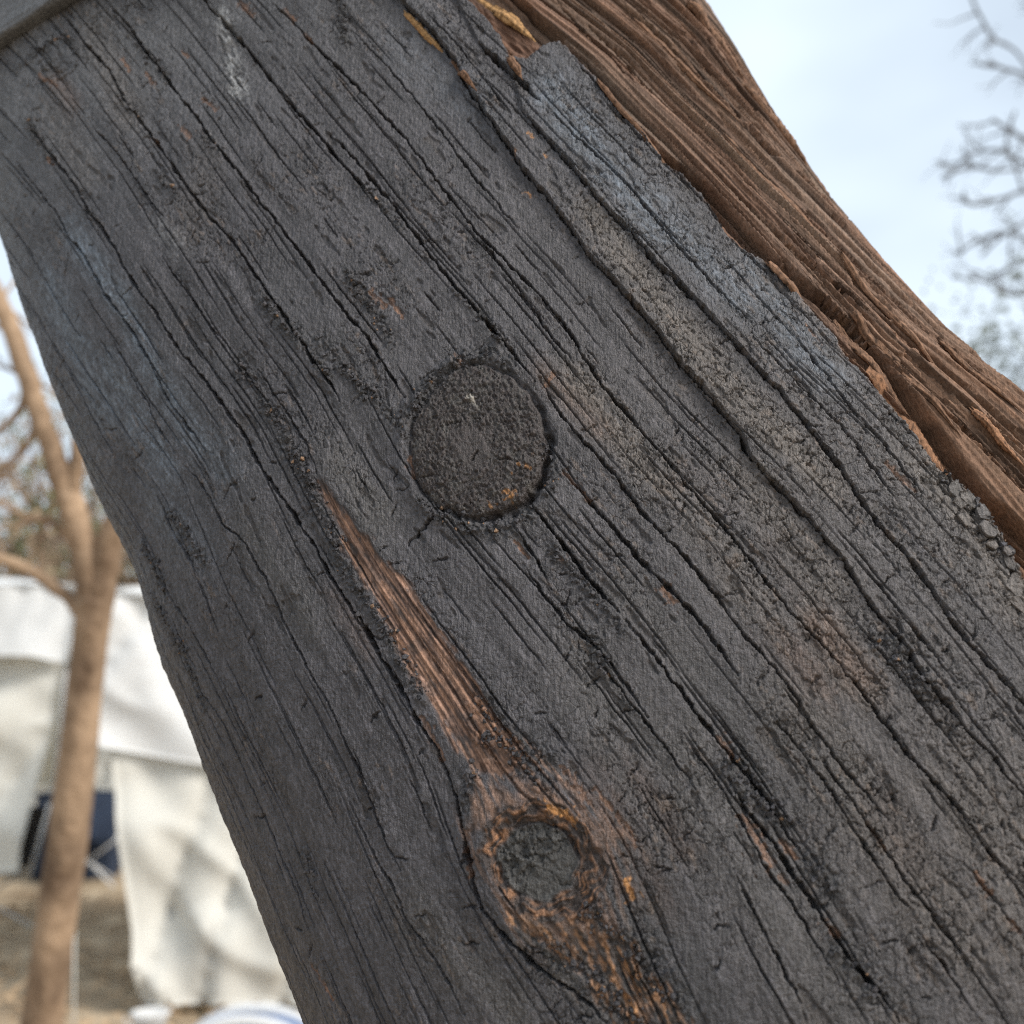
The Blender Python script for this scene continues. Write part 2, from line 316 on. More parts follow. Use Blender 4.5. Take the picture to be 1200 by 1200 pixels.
SPLINTERS=[
 ('orange_dull',[(-13.8,405.8),(-26.9,404),(-47.9,398.7),(-73.2,393.6)],7,2.6,3),
 ('ochre',[(270.6,347.4),(251.2,354.1),(227.1,360.8)],7,3,3),
 ('ochre',[(275.9,308.8),(255.4,313.6),(235.6,318.8)],4,2.5,-0.5),
 ('brown',[(235.6,318.8),(222.1,320.2),(206.2,321.5)],4,4,0),
 ('brown',[(215.9,343.2),(207.2,343.9),(201.5,343.3)],4,3,1),
 ('brown',[(227.1,453),(204,457.4),(174.7,463.8)],5,5,1),
 ('brown',[(171.4,463),(145.1,469.8),(107.5,484.6)],5,5,0),
 ('brown',[(118,487.2),(69,483.3),(17,483.3)],4,4,0),
 ('orange_dull',[(-38,401.7),(-58.7,400.1),(-90.5,393.9)],3,2.2,1.2),
 ('brown',[(51.6,396.6),(19.3,401.5),(-6.5,402.2)],3.5,2.2,1),
 ('brown',[(15,412.6),(-13,410.4),(-40.9,403.6)],4,2.5,1.2),
 ('brown',[(180.8,376),(138.9,384),(95.1,392.9)],3,2,1),
 ('brown',[(219,414.7),(179.6,424.7),(135.3,437.8)],3,2.4,1.5),
 ('brown',[(136.7,427.5),(88.5,434.5),(40.3,441.9)],3.2,2.4,1.2),
 ('brown',[(47.9,436.8),(0,439.3),(-36.8,436.8)],3.2,2.6,1.4),
 ('brown',[(-10.8,451.7),(-38.2,447.4),(-61.5,449.2)],3,2.4,1.4),
 ('orange_dull',[(-50,427.8),(-67.2,424.9),(-82.1,424.1)],3.5,2.6,1.5),
 ('brown',[(15.9,420.9),(-13.9,419.3),(-39.2,413.6),(-58.2,409.7)],5,5,2),
]

CHAR = (.055, .052, .058)
ROWPX, COLMM, WMUL = 1.25, .42, .85
# ------------------------------------------------------------------ helpers
COL = scene.collection

def tag(o, label=None, cat=None, group=None, kind=None):
    if label: o['label'] = label
    if cat: o['category'] = cat
    if group: o['group'] = group
    if kind: o['kind'] = kind
    return o

def empty(name, loc):
    o = bpy.data.objects.new(name, None)
    o.empty_display_size = 0.1
    COL.objects.link(o)
    o.location = loc
    return o

def mesh_obj(name, V, faces, mat, parent=None, color=None, smooth=True, origin=None):
    """V (n,3) world coordinates; faces: (m,4)/(m,3) array or list of tuples."""
    V = np.asarray(V, dtype=np.float64)
    if origin is None:
        origin = np.array(parent.location) if parent is not None and parent.parent is None else np.zeros(3)
        if parent is not None and parent.parent is not None:
            origin = np.array(parent.parent.location) + np.array(parent.location)
    Vl = (V - origin).astype(np.float32)
    me = bpy.data.meshes.new(name)
    if isinstance(faces, np.ndarray):
        k = faces.shape[1]
        me.vertices.add(len(Vl)); me.vertices.foreach_set('co', Vl.ravel())
        me.loops.add(faces.size); me.loops.foreach_set('vertex_index', faces.astype(np.int32).ravel())
        me.polygons.add(len(faces))
        me.polygons.foreach_set('loop_start', np.arange(0, faces.size, k, dtype=np.int32))
    else:
        me.from_pydata(Vl.tolist(), [], [tuple(int(i) for i in f) for f in faces])
    me.polygons.foreach_set('use_smooth', np.full(len(me.polygons), smooth, dtype=bool))
    if color is not None:
        at = me.attributes.new('tint', 'FLOAT_COLOR', 'POINT')
        c4 = np.zeros((len(Vl), 4), dtype=np.float32); c4[:, :color.shape[1]] = color
        at.data.foreach_set('color', c4.ravel())
    me.update(calc_edges=True)
    me.validate()
    o = bpy.data.objects.new(name, me)
    COL.objects.link(o)
    if mat is not None: me.materials.append(mat)
    if parent is not None: o.parent = parent
    else:
        o.location = origin
    return o

class MB:
    """collects simple pieces into one mesh"""
    def __init__(self): self.v = []; self.f = []
    def add(self, v, f):
        b = len(self.v); self.v.extend([tuple(p) for p in v]); self.f.extend([tuple(b + i for i in q) for q in f])
    def box(self, c, h, R=None):
        R = np.eye(3) if R is None else R
        v = [np.array(c) + R @ (np.array(h) * np.array(k)) for k in
             [(-1,-1,-1),(1,-1,-1),(1,1,-1),(-1,1,-1),(-1,-1,1),(1,-1,1),(1,1,1),(-1,1,1)]]
        self.add(v, [(0,3,2,1),(4,5,6,7),(0,1,5,4),(1,2,6,5),(2,3,7,6),(3,0,4,7)])
    def tube(self, pts, rad, n=8, wob=0.0, cap=True):
        pts = [np.array(p, float) for p in pts]
        v = []; f = []
        up = np.array([0.31, 0.2, 0.93])
        for i, p in enumerate(pts):
            t = pts[min(i + 1, len(pts) - 1)] - pts[max(i - 1, 0)]
            t = t / (np.linalg.norm(t) + 1e-9)
            u = np.cross(t, up); u /= (np.linalg.norm(u) + 1e-9); w = np.cross(t, u)
            r = rad[i] if hasattr(rad, '__len__') else rad
            for k in range(n):
                a = 2 * math.pi * k / n
                rr = r * (1 + wob * (rng.random() - .5))
                v.append(p + rr * (math.cos(a) * u + math.sin(a) * w))
        for i in range(len(pts) - 1):
            for k in range(n):
                f.append((i*n+k, i*n+(k+1) % n, (i+1)*n+(k+1) % n, (i+1)*n+k))
        if cap:
            f.append(tuple(range(n-1, -1, -1))); f.append(tuple((len(pts)-1)*n + k for k in range(n)))
        self.add(v, f)
    def build(self, name, mat, parent=None, smooth=True, origin=None):
        return mesh_obj(name, self.v, self.f, mat, parent, smooth=smooth, origin=origin)

def at(px, py, dist):
    """a place in the world: bearing as measured on a 1200 px frame, distance in metres"""
    d = np.array([(px - 600) / FPX, 1.0, (600 - py) / FPX]) * dist
    c, s = math.cos(PITCH), math.sin(PITCH)
    return CAM + np.array([d[0], d[1] * c - d[2] * s, d[1] * s + d[2] * c])

# --- numpy noise
def _h(ix, iy, seed):
    x = (ix.astype(np.int64) * 374761393 + iy.astype(np.int64) * 668265263 + seed * 974634541) & 0xFFFFFFFF
    x = ((x ^ (x >> 13)) * 1274126177) & 0xFFFFFFFF
    x = ((x ^ (x >> 16)) * 2246822519) & 0xFFFFFFFF
    return ((x ^ (x >> 15)) & 0xFFFFFF).astype(np.float32) / np.float32(16777216.0)

def noise(x, y, seed=0):
    """gradient noise about -1..1"""
    ix = np.floor(x); iy = np.floor(y)
    fx = (x - ix).astype(np.float32); fy = (y - iy).astype(np.float32)
    ix = ix.astype(np.int64); iy = iy.astype(np.int64)
    u = fx*fx*fx*(fx*(fx*6-15)+10); v = fy*fy*fy*(fy*(fy*6-15)+10)
    def g(dx, dy):
        a = _h(ix+dx, iy+dy, seed) * np.float32(6.2831853)
        return np.cos(a)*(fx-dx) + np.sin(a)*(fy-dy)
    a = g(0,0); b = g(1,0); c = g(0,1); d = g(1,1)
    return (a + u*(b-a) + v*((c + u*(d-c)) - (a + u*(b-a)))) * np.float32(1.5)

def fbm(x, y, seed=0, oct=3, gain=.5):
    o = 0; a = 1.0
    for k in range(oct):
        o = o + a * noise(x * 2**k, y * 2**k, seed + 17*k); a *= gain
    return o

def voronoi(x, y, seed=0, box=False):
    ix = np.floor(x).astype(np.int64); iy = np.floor(y).astype(np.int64)
    f1 = np.full(x.shape, 9, np.float32); f2 = f1.copy(); cid = np.zeros(x.shape, np.float32)
    for dx in (-1,0,1):
        for dy in (-1,0,1):
            jx = ix+dx; jy = iy+dy
            px = jx + .1 + .8*_h(jx, jy, seed); py = jy + .1 + .8*_h(jx, jy, seed+5)
            if box:
                ax_ = np.abs(px-x).astype(np.float32); ay_ = np.abs(py-y).astype(np.float32)
                d = .7*np.maximum(ax_, ay_) + .3*(ax_+ay_)
            else:
                d = np.hypot(px-x, py-y).astype(np.float32)
            n1 = d < f1
            f2 = np.where(n1, f1, np.minimum(f2, d))
            cid = np.where(n1, _h(jx, jy, seed+9), cid)
            f1 = np.where(n1, d, f1)
    return f1, f2, cid

def vmask(mask, x, y, seed=0, box=False):
    f1 = np.full(mask.shape, .5, np.float32); f2 = np.full(mask.shape, 1.0, np.float32); c = f1.copy()
    f1[mask], f2[mask], c[mask] = voronoi(x[mask], y[mask], seed, box)
    return f1, f2, c

def sstep(a, b, x):
    t = np.clip((x-a)/(b-a), 0, 1); return t*t*(3-2*t)

# ------------------------------------------------------------------ materials
def new_mat(name):
    m = bpy.data.materials.new(name); m.use_nodes = True
    n = m.node_tree.nodes; l = m.node_tree.links
    return m, n, l, n['Principled BSDF']

def coords(n, l, scale=(1,1,1), rot=(0,0,0)):
    t = n.new('ShaderNodeTexCoord'); mp = n.new('ShaderNodeMapping')
    mp.inputs['Scale'].default_value = scale; mp.inputs['Rotation'].default_value = rot
    l.new(t.outputs['Object'], mp.inputs['Vector'])
    return mp.outputs['Vector']

def nnoise(n, l, vec, scale, detail=3, rough=.55):
    t = n.new('ShaderNodeTexNoise'); t.inputs['Scale'].default_value = scale
    t.inputs['Detail'].default_value = detail; t.inputs['Roughness'].default_value = rough
    l.new(vec, t.inputs['Vector']); return t

def simple_mat(name, col, var=.25, scale=6, rough=.7, bump=.2, bscale=40, spec=.3, stretch=(1,1,1), trans=0, col2=None):
    m, n, l, b = new_mat(name)
    v = coords(n, l, stretch)
    t = nnoise(n, l, v, scale, 4)
    r = n.new('ShaderNodeValToRGB')
    c2 = col2 if col2 else tuple(min(1, c*(1+var)) for c in col)
    r.color_ramp.elements[0].position = .3; r.color_ramp.elements[1].position = .7
    r.color_ramp.elements[0].color = (*[c*(1-var) for c in col], 1)
    r.color_ramp.elements[1].color = (*c2, 1)
    l.new(t.outputs['Fac'], r.inputs['Fac']); l.new(r.outputs['Color'], b.inputs['Base Color'])
    b.inputs['Roughness'].default_value = rough
    b.inputs['Specular IOR Level'].default_value = spec
    if bump:
        t2 = nnoise(n, l, v, bscale, 4); bp = n.new('ShaderNodeBump')
        bp.inputs['Strength'].default_value = bump; bp.inputs['Distance'].default_value = .02
        l.new(t2.outputs['Fac'], bp.inputs['Height']); l.new(bp.outputs['Normal'], b.inputs['Normal'])
    if trans:
        o = n['Material Output']; ad = n.new('ShaderNodeMixShader'); tr = n.new('ShaderNodeBsdfTranslucent')
        l.new(r.outputs['Color'], tr.inputs['Color']); ad.inputs[0].default_value = trans
        l.new(b.outputs[0], ad.inputs[1]); l.new(tr.outputs[0], ad.inputs[2]); l.new(ad.outputs[0], o.inputs['Surface'])
    return m

def skin_mat(name, axis_rot, rough, spec, grain, micro):
    """tint comes from the surface, the shader adds fine grain and sub-millimetre relief"""
    m, n, l, b = new_mat(name)
    a = n.new('ShaderNodeAttribute'); a.attribute_name = 'tint'
    iso = coords(n, l)
    fib = coords(n, l, (1, 1, .09), axis_rot)
    t1 = nnoise(n, l, iso, 520, 4, .65); t2 = nnoise(n, l, fib, 900, 3, .6); t3 = nnoise(n, l, iso, 1900, 2, .6)
    mr = n.new('ShaderNodeMapRange'); mr.inputs['From Min'].default_value = .25; mr.inputs['From Max'].default_value = .75
    mr.inputs['To Min'].default_value = 1-grain; mr.inputs['To Max'].default_value = 1+grain
    l.new(t1.outputs['Fac'], mr.inputs['Value'])
    mr2 = n.new('ShaderNodeMapRange'); mr2.inputs['From Min'].default_value = .3; mr2.inputs['From Max'].default_value = .7
    mr2.inputs['To Min'].default_value = 1-grain*.8; mr2.inputs['To Max'].default_value = 1+grain*.8
    l.new(t2.outputs['Fac'], mr2.inputs['Value'])
    mu = n.new('ShaderNodeMath'); mu.operation = 'MULTIPLY'
    l.new(mr.outputs[0], mu.inputs[0]); l.new(mr2.outputs[0], mu.inputs[1])
    vm = n.new('ShaderNodeVectorMath'); vm.operation = 'SCALE'
    l.new(a.outputs['Color'], vm.inputs[0]); l.new(mu.outputs[0], vm.inputs['Scale'])
    l.new(vm.outputs[0], b.inputs['Base Color'])
    b.inputs['Roughness'].default_value = rough; b.inputs['Specular IOR Level'].default_value = spec
    ad = n.new('ShaderNodeMath'); ad.operation = 'ADD'
    m3 = n.new('ShaderNodeMath'); m3.operation = 'MULTIPLY'; m3.inputs[1].default_value = .6
    l.new(t3.outputs['Fac'], m3.inputs[0]); l.new(m3.outputs[0], ad.inputs[0])
    ad2 = n.new('ShaderNodeMath'); ad2.operation = 'ADD'
    l.new(t1.outputs['Fac'], ad2.inputs[0]); l.new(t2.outputs['Fac'], ad2.inputs[1]); l.new(ad2.outputs[0], ad.inputs[1])
    vt = n.new('ShaderNodeTexVoronoi'); vt.feature = 'DISTANCE_TO_EDGE'; vt.inputs['Scale'].default_value = 330
    jn = nnoise(n, l, iso, 260, 2, .5); jm = n.new('ShaderNodeMix'); jm.data_type = 'VECTOR'; jm.inputs['Factor'].default_value = .0016
    fv = coords(n, l, (1, 1, .5), axis_rot)
    l.new(fv, jm.inputs['A']); l.new(jn.outputs['Color'], jm.inputs['B']); l.new(jm.outputs['Result'], vt.inputs['Vector'])
    ve = n.new('ShaderNodeMapRange'); ve.inputs['From Min'].default_value = 0; ve.inputs['From Max'].default_value = .07
    ve.inputs['To Min'].default_value = -.8; ve.inputs['To Max'].default_value = 0
    l.new(vt.outputs['Distance'], ve.inputs['Value'])
    vk = n.new('ShaderNodeMath'); vk.operation = 'MULTIPLY'
    l.new(ve.outputs[0], vk.inputs[0]); l.new(a.outputs['Alpha'], vk.inputs[1])
    vs = n.new('ShaderNodeMath'); vs.operation = 'ADD'; l.new(ad.outputs[0], vs.inputs[0]); l.new(vk.outputs[0], vs.inputs[1]); ad = vs
    bp = n.new('ShaderNodeBump'); bp.inputs['Strength'].default_value = 1.0; bp.inputs['Distance'].default_value = micro
    l.new(ad.outputs[0], bp.inputs['Height']); l.new(bp.outputs['Normal'], b.inputs['Normal'])
    return m

# ------------------------------------------------------------------ the charred log
A_ = np.array([-.444, .82, -.36]); A_ /= np.linalg.norm(A_)       # log axis seen from the camera
_c, _s = math.cos(PITCH), math.sin(PITCH)
C2W = np.array([[1, 0, 0], [0, -_s, -_c], [0, _c, -_s]])           # right, up, back -> world
N_ = np.array([0, 0, 1.]) - A_[2]*A_; N_ /= np.linalg.norm(N_)
X_ = np.cross(A_, N_)
AX = C2W @ A_; NO = C2W @ N_; XX = C2W @ X_
ORG = CAM + C2W @ np.array([0, 0, -.45])
SEC_P, SEC_D, SEC_W = 2.5, .1, .21
_ph = np.linspace(np.pi, 0, 4001)
_x0 = np.sign(np.cos(_ph)) * np.abs(np.cos(_ph))**(2/SEC_P); _z0 = -SEC_D + SEC_D*np.abs(np.sin(_ph))**(2/SEC_P)
_L = np.r_[0, np.cumsum(np.hypot(np.diff(_x0*SEC_W), np.diff(_z0)))] * 1000
E_ = np.array(EDGE, float)

def row_par(s):
    xl = np.interp(s, E_[:,0], E_[:,1]); xr = np.interp(s, E_[:,0], E_[:,2])
    return (xl+xr)/2000, (xr-xl)/2000

def base_pos(S, W):
    """(mm, mm) -> world position and outward direction of the undisturbed log skin"""
    ux = np.interp(W, _L, _x0); uz = np.interp(W, _L, _z0)
    e = .8
    dux = np.interp(np.clip(W+e,0,ARC), _L, _x0) - np.interp(np.clip(W-e,0,ARC), _L, _x0)
    duz = np.interp(np.clip(W+e,0,ARC), _L, _z0) - np.interp(np.clip(W-e,0,ARC), _L, _z0)
    c, w = row_par(S)
    x = c + w*ux
    tx = w*dux; tz = duz; ln = np.hypot(tx, tz) + 1e-12
    nx = -tz/ln; nz = tx/ln
    P = ORG + (S/1000)[..., None]*AX + x[..., None]*XX + uz[..., None]*NO
    N = nx[..., None]*XX + nz[..., None]*NO
    return P, N

def fibre0(S, W):
    sn = np.clip(S, -260, 450)/200; wn = (W-260)/200
    f = W.astype(np.float32).copy()
    for i, j, k in FIB: f = f + k * sn**i * wn**j
    return f

# rows: fine where the picture looks, coarse towards the foot and the top
rows = [-255.0]
while rows[-1] < 452: rows.append(rows[-1] + (450 + .36*rows[-1])/1050*ROWPX)
lo = list(np.arange(-1790, -262, 16.0)); hi = list(np.arange(rows[-1]+8, 1500, 16.0))
rows = np.array(lo + rows + hi)
NC = int(ARC/COLMM); NC -= NC % 4; NC += 1
nrw = len(rows) - (len(rows)-1) % 4; rows = rows[:nrw]
cols = np.linspace(0, ARC, NC)
S, W = np.meshgrid(rows, cols, indexing='ij')
S = S.astype(np.float32); W = W.astype(np.float32)

BP, BN = base_pos(S.astype(np.float64), W.astype(np.float64))
_pc = (BP - CAM) @ C2W
VIS = (np.abs(_pc[..., 0]/-_pc[..., 2])*FPX < 790) & (np.abs(_pc[..., 1]/-_pc[..., 2])*FPX < 790) & (_pc[..., 2] < -.05)

# knots as radial outlines
def knot(poly):
    p = np.array(poly); c = p.mean(0); d = p - c
    th = np.arctan2(d[:,0], d[:,1]); r = np.hypot(d[:,0], d[:,1]); o = np.argsort(th)
    return c, th[o], r[o]
def knot_r(K, S, W):
    c, th, r = K
    ds = S-c[0]; dw = W-c[1]; t = np.arctan2(ds, dw)
    R = np.interp(t, th, r, period=2*math.pi).astype(np.float32)
    return np.hypot(ds, dw), R, t
KA, KB, KR = knot(KNOT_A), knot(KNOT_B), knot(KNOT_RING)

F = fibre0(S, W)
for K, rad in ((KA, 11.0), (KB, 19.0)):
    f0 = float(fibre0(np.array([K[0][0]]), np.array([K[0][1]]))[0])
    dx = F - f0; dy = (S - K[0][0])/1.5; r2 = dx*dx + dy*dy
    F = f0 + dx*r2/(r2+rad*rad)
F = F.astype(np.float32)

# domain warp for ragged outlines
wsx = .7*noise(S/3.1, W/3.1, 1) + .45*noise(S/1.3, W/1.3, 2)
wwx = .45*noise(S/24, W/9, 10) + .7*noise(S/5.1, W/3.1, 3) + .35*noise(S/1.5, W/1.2, 4)
Sw = S + 1.3*wsx; Ww = W + wwx

def seg_dist(poly, R, Sx=None, Wx=None):
    """distance (mm) to a polyline and length along it, on the smallest window that holds everything within R"""
    Sx = Sw if Sx is None else Sx; Wx = Ww if Wx is None else Wx
    p = np.array(poly)
    R0 = np.searchsorted(rows, p[:,0].min()-R-4); R1 = np.searchsorted(rows, p[:,0].max()+R+4)
    C0 = max(0, int((p[:,1].min()-R-4)/ARC*(NC-1))); C1 = min(NC, int((p[:,1].max()+R+4)/ARC*(NC-1))+2)
    sl = (slice(R0, R1), slice(C0, C1))
    out = np.full((max(0, R1-R0), max(0, C1-C0)), 1e3, np.float32); par = np.zeros_like(out)
    acc = 0.0
    for (s0, w0), (s1, w1) in zip(poly[:-1], poly[1:]):
        r0 = np.searchsorted(rows, min(s0,s1)-R-3); r1 = np.searchsorted(rows, max(s0,s1)+R+3)
        c0 = max(0, int((min(w0,w1)-R-3)/ARC*(NC-1))); c1 = min(NC, int((max(w0,w1)+R+3)/ARC*(NC-1))+2)
        ln = math.hypot(s1-s0, w1-w0)
        if r1 <= r0 or c1 <= c0: acc += ln; continue
        a = Sx[r0:r1, c0:c1]-s0; b = Wx[r0:r1, c0:c1]-w0
        t = np.clip((a*(s1-s0)+b*(w1-w0))/(ln*ln+1e-9), 0, 1)
        d = np.hypot(a-t*(s1-s0), b-t*(w1-w0))
        v = (slice(r0-R0, r1-R0), slice(c0-C0, c1-C0))
        o = out[v]; m = d < o
        o[m] = d[m]; par[v][m] = (acc + t*ln)[m]
        acc += ln
    return sl, out, par, acc

def in_poly(poly, Sx, Wx):
    res = np.zeros(S.shape, bool)
    n = len(poly)
    for i in range(n):
        s0, w0 = poly[i]; s1, w1 = poly[(i+1) % n]
        if s0 == s1: continue
        r0 = np.searchsorted(rows, min(s0,s1)-4); r1 = np.searchsorted(rows, max(s0,s1)+4)
        a = Sx[r0:r1]; b = Wx[r0:r1]
        c = ((s0 > a) != (s1 > a)) & (b < (w1-w0)*(a-s0)/(s1-s0)+w0)
        res[r0:r1] ^= c
    return res

def line_w(poly):
    p = np.array(sorted(poly)); return np.interp(Sw, p[:,0], p[:,1]).astype(np.float32)

L1 = line_w(CRACKS['c1'][3] + CRACKS['xk2'][3][3:])
L5 = line_w(CRACKS['c5'][3]); L6 = line_w(CRACKS['c6'][3])
L7 = line_w(CRACKS['c7a'][3][:3] + CRACKS['c7'][3])
def line_s(poly, k):
    p = np.array(sorted(poly)); return (np.interp(rows, p[:,0], p[:,1])[:, None] + .5*noise(S/18, F/40, k) + .25*noise(S/6, F/30, k+1)).astype(np.float32)
LG1 = line_s(CRACKS['g1'][3], 14); LG3 = line_w(CRACKS['g3'][3] + CRACKS['g3b'][3][1:])
bl = BORDER
brown = in_poly([(900, bl[0][1]-25)] + bl + [(-2500, bl[-1][1]), (-2500, ARC+40), (900, ARC+40)], Sw, Ww) & (W > 150)
bd = np.full(S.shape, 1e3, np.float32)
_sl, _d, _, _ = seg_dist([(900, bl[0][1]-25)] + bl + [(-2500, bl[-1][1])], 14)
bd[_sl] = _d
# the split side keeps its own straight grain, parallel to its grooves
_g1 = np.array(CRACKS['g1'][3]); _g3 = np.array(CRACKS['g3'][3])
_q1 = np.polyfit(_g1[:,0], _g1[:,1], 2); _q3 = np.polyfit(_g3[:,0], _g3[:,1], 2)
_sc = np.clip(S, -110, 330); _w1 = np.polyval(_q1, _sc); _w3 = np.polyval(_q3, _sc)
FB = np.where(W > _w1, (W-_w1)/np.maximum(_w3-_w1, 8)*24, (W-_w1)).astype(np.float32)
F = np.where(brown, 900+FB, F)
strip = in_poly(STRIP, Sw*1.0, W + 2.6*noise(S/18, F/1.2, 5) + 1.2*noise(S/5, F/2, 18) + .6*wwx)
tail = in_poly(ORANGE_TAIL, S + 2*noise(S/9, F/2, 6), W + 2.2*noise(S/10, F/1.8, 7))
ra, RA, ta = knot_r(KA, S + .8*wsx + 1.3*noise(S/8, W/8, 15), W + .8*wwx + 1.3*noise(S/8, W/8, 16))
rb, RB, tb = knot_r(KB, S + .8*wsx + 1.6*noise(S/6, W/6, 12), W + .8*wwx + 1.6*noise(S/6, W/6, 13))
rr, RR, tr = knot_r(KR, S + 2.5*noise(S/6, W/6, 8), W + 2.5*noise(S/6, W/6, 9))
in_a = ra < RA; in_b = rb < RB; in_r = (rr < RR) & ~in_b

reg = np.zeros(S.shape, np.int8)
reg[W > L1] = 1; reg[W > L5] = 2; reg[W > L6] = 3; reg[W > L7] = 4
reg[brown] = 5; reg[brown & (W > LG1)] = 6; reg[brown & (W > LG3)] = 7
reg[strip] = 8; reg[in_a] = 9; reg[in_r] = 11; reg[in_b] = 10
charm = ~(brown | strip | in_b | in_r)

# blobs of colour
BL = {}
def seg_mask(s0, w0, s1, w1, wd):
    r0 = np.searchsorted(rows, min(s0,s1)-wd*3); r1 = np.searchsorted(rows, max(s0,s1)+wd*3)
    out = np.zeros(S.shape, np.float32)
    a = S[r0:r1]-s0; b = W[r0:r1]-w0
    t = np.clip((a*(s1-s0)+b*(w1-w0))/((s1-s0)**2+(w1-w0)**2+1e-6), 0, 1)
    d2 = (a-t*(s1-s0))**2*.35+(b-t*(w1-w0))**2
    out[r0:r1] = np.exp(-d2/(wd*wd)); return out
nb = .5*fbm(S/22, F/5, 20, 3) + .5*fbm(S/6, F/2, 21, 3)
for k, s0, w0, s1, w1, wd, st in BLOBS:
    m = np.clip(seg_mask(s0, w0, s1, w1, wd)*(1 + (.9 if k != 'pale' else .5)*nb), 0, 1)*st
    BL[k] = np.maximum(BL.get(k, 0), m)
Z = np.zeros(S.shape, np.float32)
g = lambda k: BL.get(k, Z)

# ---------------- relief, millimetres
H = 1.1*fbm(S/90, F/26, 30, 2)
H += .30*noise(S/170, F/7.0, 31) + .08*noise(S/70, F/2.4, 32) + .13*noise(S/20, F/.85, 33)
H += .45*noise(S/5.5, W/4.5, 38)*sstep(110, 30, W)
gran = noise(S/1.5, W/1.3, 34) + .7*noise(S/.85, W/.8, 35)
lump = fbm(S/7, W/4.5, 36, 2)
# char checking: elongated cells, then smaller squarer ones
patch = fbm(S/60, F/22, 40, 2)
chk = np.clip(.30 + .5*patch + .75*g('tan') + .35*g('olive') + .4*(reg == 4) + .25*((reg == 3) | (reg == 2)*(S < 0)), 0.04, 1)
chk = np.where(W < 150, chk*.55, chk)
H += (.15-.10*chk)*gran*(1+.6*fbm(S/20, F/7, 37, 2)) + (.17-.12*chk)*lump
f1, f2, ci = vmask(VIS & charm, S/8.2 + .3*wsx, F/4.2 + .25*wwx, 41, True)
e1 = f2-f1
H -= charm*chk*(1.2*np.exp(-(e1/.045)**2)) - charm*chk*.35*(ci-.5)
f1b, f2b, cib = vmask(VIS & charm, S/4.0 + .25*wsx, F/2.7 + .25*wwx, 42, True)
chk2 = np.clip(chk*1.1 - .15 + .4*noise(S/25, F/9, 43), 0, 1)
H -= charm*chk2*(.6*np.exp(-((f2b-f1b)/.07)**2))*sstep(-.35, .25, noise(S/5, W/4, 47)) - charm*chk2*.12*(cib-.5)
# big loose plates near the ragged right end of the crust and in places lower right
bigm = np.zeros(S.shape, np.float32)
for (s0, w0, s1, w1, wd, st) in PLATES: bigm = np.maximum(bigm, seg_mask(s0, w0, s1, w1, wd)*st)
f1c, f2c, cic = vmask(bigm > .2, S/8.5 + .25*wsx, F/5.2 + .3*wwx, 44, True)
bigm = np.clip(bigm*1.4 - .3, 0, 1)*charm
H -= bigm*(1.8*np.exp(-((f2c-f1c)/.08)**2)) - bigm*1.2*(cic-.4)
# flaked-off patches: a shallow lower layer
fl = sstep(.52, .60, noise(S/30, F/6, 45) + .35*noise(S/7, F/2.5, 46)) * charm * (W > 120)
H -= .7*fl

# the raised strips on the right
up = sstep(-260, 60, S)
H += (2.2*up+.25) * sstep(-.9, .9, W-L6) * (W > L6-3)
H += (1.5*up+.2) * sstep(-.9, .9, W-L7)
edge6 = np.exp(-((W-L6-4)/5)**2)*(W > L6); H += .8*edge6*up
# split side: recessed, with its own long ridges
bin_ = sstep(-.7, .7, np.where(brown, bd, -bd))
gw = 1.5 + 1.9*sstep(120, -80, S)
lam = noise(S/260, F/8.5, 53)
def terr(x, k, soft=.30):
    y = x*k; b_ = np.floor(y); return (b_ + sstep(.5-soft, .5+soft, y-b_))/k
n_a = noise(S/420, F/7.5, 50); n_b = noise(S/260, F/2.6, 49); n_c = noise(S/150, F/1.7, 51)
eg = sstep(0, 70, ARC-12-W)
wb2 = .06*noise(S/34, F/9, 72) + .03*noise(S/12, F/5, 73)
Hb = -4.4 + (1.2+2.0*eg)*terr(n_a + wb2, 3.5) + 1.0*terr(n_b + wb2, 3.0) + .35*n_c + .22*noise(S/45, F/1.1, 52) + .10*noise(S/14, W/1.5, 57) + .04*gran
Hb += 4.2*sstep(-.9, .9, W-LG1) - 9.0*np.exp(-((W-LG1)/(1.0*gw))**2)*sstep(1.0, -.6, W-LG1)
Hb += .7*noise(S/90, W/2.2, 47)*sstep(0, -3, W-LG1)
Hb += -1.6*sstep(.40, .43, noise(S/60, F/4, 48)+.1*wwx)
Hb += -1.7*sstep(.22, .26, noise(S/42, F/6, 67)+.3*noise(S/9, F/3, 68))*sstep(400, 440, W)
for k in range(70):
    s0 = nr_.uniform(-120, 300); f0 = nr_.uniform(float(np.percentile(F[brown & VIS], 2)), float(np.percentile(F[brown & VIS], 98)))
    ln = nr_.uniform(35, 150); wd = nr_.uniform(.55, 1.0); dp = nr_.uniform(2.5, 6.5)
    r0 = np.searchsorted(rows, s0-ln); r1 = np.searchsorted(rows, s0+ln); c0 = int(300/ARC*(NC-1))
    d = np.abs(F[r0:r1, c0:]-f0-.5*np.interp(rows[r0:r1], np.linspace(s0-ln, s0+ln, 6), nr_.uniform(-1, 1, 6))[:, None]-.3*wwx[r0:r1, c0:])
    Hb[r0:r1, c0:] -= dp*np.clip(1-((S[r0:r1, c0:]-s0)/ln)**2, 0, 1)*np.clip((1.1-d/wd)*1.8, 0, 1)
H = H*(1-bin_) + Hb*bin_
